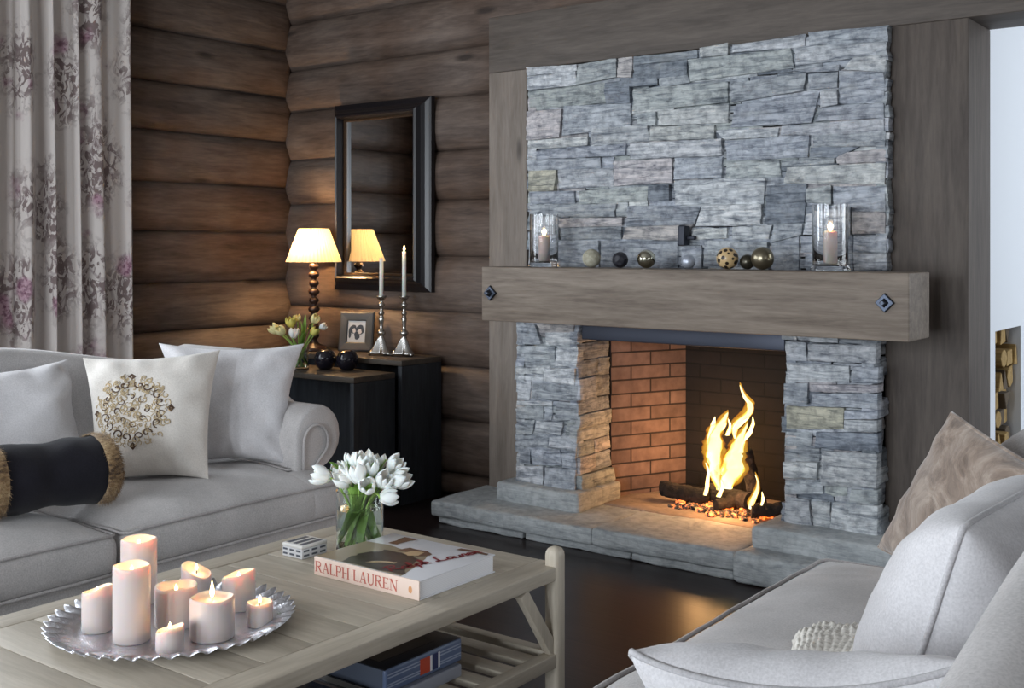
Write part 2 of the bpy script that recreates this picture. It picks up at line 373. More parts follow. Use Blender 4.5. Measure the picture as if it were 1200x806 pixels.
# ---------------------------------------------------------------- stone fireplace
FP = root('stone_fireplace', (-2.35, 4.3, 0), 'tall grey ledge stone fireplace with a raised stone hearth and brick lined firebox', 'fireplace')
BREAST_STONES="w -3194 2150 -2911 2138 -2907 2108 -3189 2109|g -2902 2137 -2693 2145 -2693 2060 -2911 2044|l -3185 2105 -2911 2105 -2915 2044 -3189 2042|g -3189 2040 -2762 2042 -2753 1952 -3189 1944|p -2688 2144 -2613 2144 -2617 2053 -2691 2060|d -2607 2143 -2294 2138 -2290 2108 -2601 2108|d -2605 2105 -2339 2106 -2339 2038 -2605 2035|d -2757 2038 -2482 2045 -2485 2007 -2753 2016|b -2478 2044 -2339 2042 -2320 2006 -2474 1996|d -2753 2012 -2621 2012 -2621 1938 -2749 1945|g -2601 1996 -2143 1991 -2143 1905 -2605 1899|p -3194 1941 -2994 1941 -3003 1807 -3189 1803|w -3189 1801 -2846 1799 -2851 1762 -3194 1762|b -2981 1951 -2621 1935 -2621 1837 -2993 1814|g -2593 1891 -2493 1891 -2493 1832 -2589 1832|w -2609 1899 -2400 1900 -2400 1893 -2609 1889|w -2478 1890 -2143 1899 -2143 1820 -2478 1828|l -2829 1836 -2537 1835 -2525 1765 -2834 1758|w -2517 1824 -2208 1814 -2208 1754 -2521 1765|b -3189 1750 -2646 1758 -2650 1706 -3185 1713|b -3194 1710 -2783 1701 -2778 1655 -3189 1659|w -2621 1757 -2168 1752 -2168 1682 -2629 1687|b -2770 1701 -2712 1702 -2712 1642 -2770 1651|y -3185 1657 -3021 1654 -3030 1560 -3185 1560|l -3012 1654 -2712 1653 -2712 1571 -3008 1566|p -2699 1680 -2411 1681 -2408 1575 -2703 1571|b -2400 1682 -2168 1676 -2168 1587 -2400 1589|l -2401 1584 -1973 1578 -1987 1474 -2401 1480|w -2260 1470 -1987 1471 -1994 1390 -2294 1387|b -3185 1557 -2924 1553 -2924 1498 -3185 1501|g -2902 1552 -2533 1562 -2533 1500 -2898 1494|d -2529 1565 -2423 1567 -2419 1497 -2529 1500|b -3175 1493 -2695 1486 -2707 1433 -3175 1441|g -2699 1465 -2633 1467 -2638 1432 -2695 1433|b -2629 1478 -2267 1470 -2301 1393 -2638 1387|p -2646 1383 -2305 1390 -2369 1323 -2658 1331|p -3003 1427 -2662 1426 -2666 1391 -3003 1387|b -3003 1383 -2670 1385 -2670 1331 -3003 1329|l -3175 1437 -3012 1435 -3012 1329 -3175 1329|b -3175 1322 -2787 1324 -2787 1200 -3175 1195|b -2778 1321 -2385 1320 -2385 1204 -2778 1200|w -2301 1373 -2146 1375 -2150 1332 -2324 1326|b -2256 1319 -2089 1319 -2089 1214 -2256 1213|b -2362 1293 -2264 1293 -2264 1212 -2362 1211|w -2275 2145 -2141 2154 -2141 2105 -2271 2108|l -2125 2143 -1806 2156 -1806 2102 -2125 2113|g -2335 2101 -1864 2102 -1851 2024 -2324 2009|b -1788 2157 -1470 2148 -1470 2090 -1788 2106|l -1851 2107 -1473 2087 -1479 2042 -1841 2030|w -1602 2047 -1479 2037 -1482 1971 -1646 1999|b -1662 1991 -1482 1968 -1485 1854 -1665 1864|b -1871 2010 -1662 2016 -1664 1991 -1795 2000|b -2128 1982 -1796 1997 -1806 1927 -2125 1903|b -1788 1990 -1668 1987 -1670 1927 -1785 1930|b -2114 1895 -1745 1914 -1778 1794 -2136 1801|w -1739 1917 -1668 1917 -1665 1861 -1739 1854|b -1723 1850 -1482 1850 -1482 1796 -1762 1800|l -1901 1787 -1482 1790 -1482 1733 -1908 1752|l -2204 1788 -1916 1782 -1924 1749 -2158 1748|b -2158 1744 -1785 1744 -1793 1658 -2150 1660|b -1770 1744 -1477 1740 -1477 1685 -1770 1700|d -1781 1697 -1579 1687 -1681 1649 -1785 1658|b -1904 1645 -1681 1649 -1681 1628 -1904 1623|p -1677 1663 -1477 1678 -1477 1626 -1673 1627|g -2154 1652 -1916 1649 -1908 1583 -2158 1588|w -1877 1618 -1477 1619 -1477 1539 -1893 1556|d -1967 1548 -1796 1553 -1812 1394 -1979 1392|g -1796 1528 -1695 1539 -1692 1464 -1796 1477|b -1688 1535 -1477 1528 -1477 1435 -1684 1460|l -2125 1379 -1947 1384 -1963 1329 -2125 1326|b -1940 1384 -1815 1387 -1819 1347 -1951 1314|l -1800 1426 -1615 1452 -1615 1345 -1812 1347|p -1608 1434 -1477 1431 -1477 1348 -1608 1345|b -1951 1311 -1831 1339 -1831 1201 -1947 1200|b -1823 1339 -1608 1338 -1608 1275 -1823 1274|b -1808 1267 -1608 1271 -1608 1204 -1800 1202|b -1604 1338 -1473 1338 -1473 1275 -1604 1275|l -1604 1271 -1473 1272 -1473 1206 -1604 1204|b -2234 1322 -1963 1314 -1963 1199 -2234 1196"
LEFT_JAMB_STONES="b -3194 932 -3091 931 -3056 844 -3197 837|b -3200 828 -2987 836 -2994 744 -3204 730|p -3084 933 -2872 942 -2879 909 -3056 901|w -3045 897 -2879 904 -2879 845 -3042 842|w -2976 835 -2859 841 -2859 750 -2980 747|w -3211 724 -3049 735 -3049 704 -3211 695|l -3200 689 -3049 700 -3056 674 -3204 667|w -3042 732 -2865 743 -2872 665 -3042 671|l -3204 656 -3123 667 -3133 575 -3204 572|b -3116 659 -2859 662 -2859 592 -3126 581|w -3204 566 -3000 580 -3000 560 -3204 546|b -3204 537 -3056 550 -3049 496 -3204 483|b -3046 551 -3000 555 -3003 496 -3042 492|b -2980 577 -2859 585 -2859 509 -2987 495|b -3204 477 -3105 484 -3114 417 -3204 408|l -3091 482 -2939 491 -2953 428 -3105 424|g -2921 499 -2861 505 -2861 437 -2932 430|b -3200 401 -3025 426 -3031 364 -3200 348|l -3021 415 -2861 432 -2861 365 -3021 365|b -3204 339 -3133 347 -3126 274 -3200 265|b -3119 343 -2953 361 -2946 291 -3119 274|b -2939 346 -2861 360 -2861 288 -2939 284|l -3200 259 -3045 277 -3042 187 -3200 188|b -3035 273 -2861 282 -2861 188 -3035 177"
RIGHT_JAMB_STONES="l -1853 919 -1766 919 -1766 845 -1853 840|l -1761 943 -1642 938 -1642 922 -1761 919|b -1632 939 -1482 940 -1482 928 -1632 922|w -1758 912 -1487 923 -1487 852 -1761 846|l -1853 833 -1595 835 -1595 769 -1849 755|b -1581 833 -1477 838 -1477 778 -1584 770|b -1861 749 -1761 757 -1761 673 -1861 667|p -1750 752 -1477 770 -1477 743 -1747 726|b -1744 718 -1482 737 -1482 678 -1749 669|y -1855 659 -1614 670 -1616 588 -1855 568|b -1611 663 -1482 671 -1482 641 -1611 629|l -1611 626 -1482 636 -1482 591 -1611 583|b -1861 558 -1744 565 -1750 507 -1864 494|d -1728 566 -1482 586 -1482 510 -1734 503|b -1864 489 -1712 502 -1717 453 -1864 436|w -1864 433 -1717 448 -1723 379 -1861 368|w -1701 496 -1482 505 -1487 376 -1706 361|b -1857 359 -1696 372 -1701 327 -1855 305|g -1690 363 -1600 366 -1614 311 -1701 323|g -1587 359 -1484 369 -1484 314 -1597 308|l -1857 298 -1755 295 -1744 184 -1861 177|l -1750 290 -1671 296 -1674 184 -1742 179|l -1658 298 -1480 309 -1482 191 -1671 174"

PAL = {'b': (192,197,203), 'w': (224,226,226), 'l': (212,215,219), 'g': (194,199,198), 'd': (152,159,166), 'p': (210,204,203), 'y': (212,208,190)}
def quads(s):
    out = []
    for q in s.split('|'):
        a, *n = q.split(); n = [int(x)/1000 for x in n]
        out.append((a, [(n[0], n[1]), (n[2], n[3]), (n[4], n[5]), (n[6], n[7])]))
    return out
def rows(u0, u1, z0, z1, seed, hmin=.035, hmax=.085):
    r = random.Random(seed); out = []; z = z0
    while z < z1-.01:
        h = min(r.uniform(hmin, hmax), z1-z)
        if z1-z-h < .03: h = z1-z
        u = u0
        while u < u1-.01:
            wd = r.uniform(.1, .36)
            if u1-u-wd < .07: wd = u1-u
            j = lambda: r.uniform(-.004, .004)
            out.append((r.choice('bbblwgdplb'), [(u+j(), z+h+j()), (u+wd+j(), z+h+j()), (u+wd+j(), z+j()), (u+j(), z+j())])); u += wd
        z += h
    return out
def stonework(mb, qs, fn, seed=0, dmax=.010, res=.012, back=.05, grow=0, inset=0):
    r = random.Random(seed)
    for si, (c, q) in enumerate(qs):
        (ax, az), (bx, bz), (cx_, cz), (dx, dz) = q
        gz = grow*r.uniform(.7, 1.15); gx = grow*r.uniform(.0, .7); ax -= gx; dx -= gx; bx += gx; cx_ += gx; az += gz; bz += gz; cz -= gz; dz -= gz
        wd = max(abs(bx-ax), abs(cx_-dx)); h = max(abs(az-dz), abs(bz-cz))
        if wd < .005 or h < .005: continue
        nu = max(4, min(40, int(wd/res))); nv = max(3, min(18, int(h/(res*.8))))
        off = r.uniform(-.5, 1)*dmax-inset; tilt = r.uniform(-.05, .05); tz = r.uniform(-.12, .12); so = r.uniform(0, 50)
        g = min(.0016, h*.08); base = lin(PAL[c]); k = r.uniform(.86, 1.12)
        col = (base[0]*k, base[1]*k, base[2]*k*r.uniform(.97, 1.04), 1)
        def P(u, v):
            uu = g/wd+(1-2*g/wd)*u; vv = g/h+(1-2*g/h)*v
            x = (ax*(1-uu)+bx*uu)*(1-vv)+(dx*(1-uu)+cx_*uu)*vv
            z = (az*(1-uu)+bz*uu)*(1-vv)+(dz*(1-uu)+cz*uu)*vv
            return x, z
        def f(u, v):
            # rings: i outside [0,1] = skirt going back
            U = min(max((u*(nu+2)-1)/nu, 0), 1); V = min(max((v*(nv+2)-1)/nv, 0), 1)
            skirt = (u*(nu+2) < .5 or u*(nu+2) > nu+1.5 or v*(nv+2) < .5 or v*(nv+2) > nv+1.5)
            x, z = P(U, V)
            en = noise.noise(Vector((x*28, z*28, so)))*.0028
            edge = min(U*wd, (1-U)*wd, V*h, (1-V)*h)
            x += en*(1 if edge < .004 else 0); z += en*.7*(1 if edge < .004 else 0)
            if skirt: return fn(x, z, -back)
            rd = .0045; e = min(edge/rd, 1); rnd = -(rd)*(1-math.sqrt(max(0, 1-(1-e)**2)))
            strat = noise.noise(Vector((x*2.2, z*44+x*2, so)))*.0062+noise.noise(Vector((x*8, z*95, so+7)))*.003
            fine = noise.noise(Vector((x*38, z*55, so+3)))*.0022
            o = off+tilt*(U-.5)*wd*.5+tz*(V-.5)*h+rnd+strat+fine
            return fn(x, z, o)
        mb.grid(f, nu+2, nv+2, col=col)
YB = 4.34
m = MB(); stonework(m, rows(-3.19, -1.475, 1.205, 2.145, 77, .03, .05), lambda x, z, o: (x, YB-o, z), 7, .003, .02, inset=.020)
stonework(m, quads(BREAST_STONES), lambda x, z, o: (x, YB-o, z), 1, grow=.0026)
stonework(m, rows(YB+.005, 4.40, 1.21, 2.15, 5, .03, .08), lambda y, z, o: (-1.468+o, y, z), 2)
stonework(m, rows(YB+.005, 4.40, 1.21, 2.15, 6, .03, .08), lambda y, z, o: (-3.192-o, y, z), 3)
m.box(-3.175, -1.485, YB+.030, 4.55, 1.15, 2.145, col=lin((40,40,42)))
m.build('chimney_breast', M_stone, FP, angle=50)
YJ = 4.27
def flare(u, z): return 0
m = MB(); stonework(m, quads(LEFT_JAMB_STONES), lambda x, z, o: (x, YJ-o, z), 11, .014, grow=.0018)
stonework(m, rows(-3.205, -2.86, .19, .965, 78, .03, .05), lambda x, z, o: (x, YJ-o, z), 7, .003, .02, inset=.016)
stonework(m, rows(YJ+.005, 4.55, .19, .965, 12, .04, .1), lambda y, z, o: (-2.852+o+max(0, .33-z)*.12, y, z), 13, .018)
stonework(m, rows(YJ+.005, 4.40, .19, .965, 14, .04, .1), lambda y, z, o: (-3.212-o, y, z), 15)
m.box(-3.195, -2.875, YJ+.035, 4.55, .1, .965, col=lin((40,40,42)))
m.build('stone_pier', M_stone, FP, angle=50)
m = MB(); stonework(m, quads(RIGHT_JAMB_STONES), lambda x, z, o: (x, YJ-o, z), 21, .014, grow=.0018)
stonework(m, rows(-1.855, -1.505, .19, .965, 79, .03, .05), lambda x, z, o: (x, YJ-o, z), 7, .003, .02, inset=.016)
stonework(m, rows(YJ+.005, 4.41, .19, .965, 22, .04, .1), lambda y, z, o: (-1.497+o, y, z), 23, .02)
stonework(m, rows(YJ+.005, 4.55, .19, .965, 24, .04, .1), lambda y, z, o: (-1.862-o, y, z), 25, .02)
m.box(-1.845, -1.515, YJ+.035, 4.55, .1, .965, col=lin((40,40,42)))
m.build('stone_pier', M_stone, FP, angle=50)
# plinth courses under the piers
rock = dict(r=.018, amp=.006, fr=9, step=.035)
MB().rbox(-3.265, -2.795, 4.185, 4.40, .10, .192, seed=1, **rock).rbox(-2.97, -2.80, 4.38, 4.56, .10, .192, seed=2, **rock).build('plinth_stone', M_slab, FP, angle=60)
MB().rbox(-1.93, -1.27, 4.11, 4.41, .095, .197, seed=3, **rock).build('plinth_stone', M_slab, FP, angle=60)
def clip(x): return x
hs = MB().rbox(-3.505, -2.60, 3.995, 4.42, .034, .108, r=.016, amp=.004, fr=6, step=.03, seed=4)
hs.build('hearth_slab', M_slab, FP, angle=60)
MB().rbox(-2.605, -1.95, 4.0, 4.42, .034, .110, r=.018, amp=.007, fr=7, step=.03, seed=5).build('hearth_slab', M_slab, FP, angle=60)
MB().rbox(-1.955, -1.16, 3.985, 4.42, .0, .118, r=.025, amp=.009, fr=6, step=.03, seed=6).build('hearth_slab', M_slab, FP, angle=60)
for k, (a, b) in enumerate(((-3.47, -2.98), (-2.97, -2.43), (-2.42, -1.96))):
    MB().rbox(a, b, 4.015+.006*(k % 2), 4.40, 0, .036, r=.01, amp=.005, fr=9, step=.035, seed=8+k).build('base_stone', M_slab, FP, angle=60)
M_fbfloor = stone_mat('warm_hearth_slab', usecol=False, base=(176,156,140), con=.5)
MB().rbox(-2.86, -1.86, 4.41, 5.0, .02, .112, r=.01, amp=.003, fr=8, step=.04, seed=12).build('firebox_floor', M_fbfloor, FP, angle=60)
# brick firebox
def brick(name, c1, c2, mort, rough=.9):
    t = NT(name); c = t.n('ShaderNodeTexCoord'); b = t.n('ShaderNodeTexBrick')
    b.inputs['Scale'].default_value = 1; b.inputs['Brick Width'].default_value = .225; b.inputs['Row Height'].default_value = .066
    b.inputs['Mortar Size'].default_value = .0045; b.inputs['Mortar Smooth'].default_value = .3; b.inputs['Bias'].default_value = -.1
    b.inputs['Color1'].default_value = lin(c1); b.inputs['Color2'].default_value = lin(c2); b.inputs['Mortar'].default_value = lin(mort)
    t.l(c.outputs['UV'], b.inputs['Vector']); n = t.noise(t.coord('Object'), 18, 4)
    t.color(t.mix(.5, b.outputs[0], t.ramp(n, [(.3, (130,120,115)), (.7, (255,255,255))]), 'MULTIPLY')); t.set(Roughness=rough)
    t.bump(t.math('MULTIPLY_ADD', n, .2, t.math('SUBTRACT', 1, b.outputs['Fac'])), .6, .006); return t.m
M_brick = brick('firebrick', (140,114,104), (114,92,84), (56,46,44))
M_soot = brick('sooty_firebrick', (30,24,23), (22,18,18), (13,11,11))
def panel(mb, a, b, z0, z1, th, mi=0):
    L = math.dist(a, b); nx, ny = (b[1]-a[1])/L*th, -(b[0]-a[0])/L*th
    for o, flip in ((0, 0),):
        vs = [(a[0], a[1], z0), (b[0], b[1], z0), (b[0], b[1], z1), (a[0], a[1], z1)]
        mb.add(vs, [(0,1,2,3)], [(0, z0), (L, z0), (L, z1), (0, z1)], None, mi)
        v2 = [(x-nx, y-ny, z) for x, y, z in vs]
        mb.add(v2, [(3,2,1,0)], [(0, z0), (L, z0), (L, z1), (0, z1)], None, mi)
    mb.add(vs+v2, [(0,3,7,4), (1,5,6,2), (3,2,6,7), (0,4,5,1)], [(0,0)]*8, None, mi)
m = MB(); panel(m, (-2.852, 4.55), (-2.666, 4.94), .10, 1.1, .05); m.build('firebox_side', M_brick, FP, smooth=False)
m = MB(); panel(m, (-2.048, 4.94), (-1.862, 4.55), .10, 1.1, .05); m.build('firebox_side', M_brick, FP, smooth=False)
m = MB(); panel(m, (-2.70, 4.941), (-2.01, 4.941), .10, 1.1, .05); m.build('firebox_back', M_soot, FP, smooth=False)
m = MB().box(-2.87, -1.84, 4.43, 5.0, 1.08, 1.13); m.build('smoke_hood', plain('soot', (14,13,13), .95), FP, smooth=False)
m = MB().rbox(-2.845, -1.865, 4.285, 4.42, .875, .945, r=.006, step=.2, amp=.0015).rbox(-2.845, -1.865, 4.30, 4.40, .945, 1.0, r=.004, step=.3)
m.build('steel_lintel', M_iron if False else plain('dull_steel', (66,70,82), .45, .6), FP, angle=40)
# damper knob sticking out of the breast
m = MB().rbox(-2.352, -2.318, 4.285, 4.34, 1.300, 1.388, r=.008, step=.03, amp=.003, fr=20).rbox(-2.325, -2.285, 4.31, 4.335, 1.325, 1.343, r=.006, step=.03)
m.build('damper_knob', plain('blackened_iron', (52,55,64), .5, .5), FP, angle=60)
# ---------------------------------------------------------------- mantel beam
mt = MB().rbox(-3.158, -1.262, 3.95, 4.18, .966, 1.206, r=.005, step=.25, amp=.0012, fr=4)
MT = single(mt, 'mantel_beam', M_mantel, 'thick grey brown oak mantel beam with iron studs across the stone fireplace', 'mantel', angle=40)
# brackets: the beam is let into the piers at both ends
for bx, bz in ((-3.105, 1.09), (-1.345, 1.10)):
    s = .036; m = MB()
    vs = [(bx-s, 3.948, bz), (bx, 3.948, bz+s), (bx+s, 3.948, bz), (bx, 3.948, bz-s), (bx-s*.92, 3.937, bz), (bx, 3.937, bz+s*.92), (bx+s*.92, 3.937, bz), (bx, 3.937, bz-s*.92)]
    m.add(vs, [(0,1,5,4), (1,2,6,5), (2,3,7,6), (3,0,4,7), (3,2,1,0), (4,5,6,7)])
    h = s*.5; vs = [(bx-h, 3.937, bz), (bx, 3.937, bz+h), (bx+h, 3.937, bz), (bx, 3.937, bz-h)]; top = [(x+(bx-x)*.45, 3.915, z+(bz-z)*.45) for x, y, z in vs]
    m.add(vs+top, [(0,1,5,4), (1,2,6,5), (2,3,7,6), (3,0,4,7), (4,5,6,7), (3,2,1,0)])
    m.build('iron_stud', M_iron, MT, smooth=False, bevel=.002)
# ---------------------------------------------------------------- fire
M_char = NT('charred_wood'); cc = M_char
nn = cc.noise(cc.coord('Object'), 22, 5); cc.color(cc.ramp(nn, [(.4, (16,14,14)), (.62, (44,38,36)), (.75, (92,84,80))])); cc.set(Roughness=.95); cc.bump(nn, 1, .02); M_char = cc.m
def burnt_log(a, b, r, label, seed):
    A, B = Vector(a), Vector(b); n = 14
    pts = [A.lerp(B, i/n)+noise.noise_vector(Vector((i*.4, seed, 0)))*.008 for i in range(n+1)]
    rr = [r*(1+.25*noise.noise(Vector((i*.7, seed, 5)))) for i in range(n+1)]
    return single(MB().tube(pts, rr, 12), 'burning_log', M_char, label, 'log', None, angle=60)
burnt_log((-2.62, 4.62, .168), (-2.40, 4.66, .155), .036, 'charred black log lying at the left side of the fire', 1)
burnt_log((-2.44, 4.74, .158), (-2.16, 4.60, .175), .038, 'charred log lying across the middle of the fire behind the flames', 2)
burnt_log((-2.30, 4.54, .150), (-2.23, 4.66, .165), .026, 'short stub of charred log in front of the flames', 3)
burnt_log((-2.165, 4.70, .135), (-2.200, 4.615, .395), .032, 'charred black log standing upright just right of the flames', 4)
burnt_log((-2.13, 4.54, .148), (-1.99, 4.64, .160), .030, 'charred log lying at the right end of the fire', 5)
t = NT('embers'); n1 = t.noise(t.coord('Object'), 38, 4); t.color(t.ramp(n1, [(.4, (30,26,26)), (.6, (150,142,136))])); t.set(Roughness=1)
t.l(t.ramp(n1, [(.50, (0,0,0,1)), (.60, (1,.16,.01,1)), (.72, (1,.5,.1,1))]), t.b.inputs['Emission Color']); t.b.inputs['Emission Strength'].default_value = 2.2
r_ = random.Random(5); m = MB()
for k in range(130):
    x = r_.gauss(-2.30, .13); y = r_.gauss(4.61, .055)
    if not (-2.62 < x < -1.98 and 4.48 < y < 4.75): continue
    s = r_.uniform(.007, .02); m.rbox(x-s, x+s, y-s, y+s, .109, .109+s*1.3, r=s*.5, step=.05, amp=s*.3, fr=40, seed=k)
tag(m.build('embers', t.m, None, angle=60), 'glowing embers and grey ash spread under the burning logs', 'embers', kind='stuff')
def flame_mat(name, core, mid, edge, s, tr_=(.34, .80), lo=0.):
    t = NT(name); lw = t.n('ShaderNodeLayerWeight'); lw.inputs['Blend'].default_value = .35
    nz = t.noise(t.coord('Object', (1, 1, .5)), 14, 3); f = t.math('MULTIPLY_ADD', nz, .35, t.math('SUBTRACT', lw.outputs['Facing'], .17))
    col = t.ramp(f, [(.12, core), (.34, mid), (.58, edge)]); em = t.n('ShaderNodeEmission'); t.l(col, em.inputs[0]); em.inputs[1].default_value = s
    tr = t.n('ShaderNodeBsdfTransparent'); mx = t.n('ShaderNodeMixShader')
    t.l(t.ramp(f, [(tr_[0], (lo, lo, lo, 1)), (tr_[1], (1,1,1,1))]), mx.inputs[0]); t.l(em.outputs[0], mx.inputs[1]); t.l(tr.outputs[0], mx.inputs[2])
    t.l(mx.outputs[0], t.t.nodes['Material Output'].inputs[0]); return t.m
M_fire = flame_mat('fire_core', (1, .93, .55, 1), (1, .70, .12, 1), (1, .40, .03, 1), 2.1)
M_fire2 = flame_mat('fire_mantle', (1, .50, .05, 1), (1, .34, .02, 1), (.8, .12, .01, 1), .8, (.0, .60), .45)
def tongue(mb, spine, radii, flat=.55, seed=0, n=16, sub=5):
    P = [Vector(p) for p in spine]; pts = []; rr = []
    for i in range(len(P)-1):
        for k in range(sub):
            q = k/sub; p0 = P[max(i-1, 0)]; p1 = P[i]; p2 = P[i+1]; p3 = P[min(i+2, len(P)-1)]
            pt = .5*((2*p1)+(p2-p0)*q+(2*p0-5*p1+4*p2-p3)*q*q+(3*p1-p0-3*p2+p3)*q**3)
            pts.append(pt); rr.append(radii[i]*(1-q)+radii[i+1]*q)
    pts.append(P[-1]); rr.append(radii[-1])
    vs = []; m_ = len(pts)
    for i, p in enumerate(pts):
        for k in range(n):
            a = 2*PI*k/n; w_ = 1+.55*noise.noise(Vector((math.cos(a)*1.3, math.sin(a)*1.3+seed, p.z*22)))+.25*noise.noise(Vector((math.cos(a)*2.6, math.sin(a)*2.6+seed, p.z*55)))
            vs.append((p.x+rr[i]*w_*math.cos(a)*.98, p.y+rr[i]*w_*math.sin(a)*flat, p.z))
    fs = [(i*n+k, i*n+(k+1) % n, (i+1)*n+(k+1) % n, (i+1)*n+k) for i in range(m_-1) for k in range(n)]
    mb.add(vs, fs)
def fpx(x, y, Y=4.62):   # points measured on the photograph, on the vertical plane of the fire
    u = (x-600)/1323; dx, dy = -.6032+.7976*u, .7976+.6032*u; return (dx*Y/dy, Y, 1.3+(288-y)/1323*Y/dy)
FR = root('fire', (-2.29, 4.62, .11), 'bright yellow and orange flames rising from the logs in the firebox', 'fire')
FL = [([(843,574),(838,552),(836,528),(839,508),(848,492),(853,483)], [.022,.040,.046,.036,.018,.001], 4.62),
 ([(838,560),(834,538),(833,516),(835,500),(838,488)], [.012,.024,.026,.016,.001], 4.64),
 ([(852,572),(856,556),(861,536),(866,518),(871,506),(876,496)], [.030,.056,.050,.030,.014,.001], 4.60),
 ([(861,514),(861,503),(868,493),(877,485),(879,474),(872,464),(867,451)], [.004,.018,.026,.024,.016,.010,.001], 4.61),
 ([(868,520),(876,510),(882,498),(882,488)], [.010,.016,.010,.001], 4.60),
 ([(852,510),(856,500),(853,490)], [.012,.010,.001], 4.63),
 ([(826,580),(829,568),(830,552),(827,542)], [.010,.014,.008,.001], 4.58),
 ([(842,582),(846,572),(845,562)], [.012,.012,.001], 4.56),
 ([(879,596),(881,588),(886,578),(888,566),(885,556)], [.008,.015,.012,.006,.001], 4.53),
 ([(892,592),(894,584),(893,576)], [.006,.009,.001], 4.53)]
for k, (sp, rd_, Y_) in enumerate(FL):
    m = MB(); tongue(m, [fpx(x, y, Y_) for x, y in sp], [r0*.80 for r0 in rd_], seed=k, n=20, sub=7); fo = m.build('flame', M_fire, FR)
    if k in (0, 2, 3, 8):
        m = MB(); tongue(m, [fpx(x, y-3, Y_) for x, y in sp], [r0*1.22 for r0 in rd_], seed=k+20, n=20, sub=7); m.build('flame_mantle', M_fire2, fo)
point('fire_light', (-2.44, 4.70, .38), 5, (1, .52, .20), .07)
point('fire_light_low', (-2.22, 4.50, .24), 3, (1, .46, .17), .05)
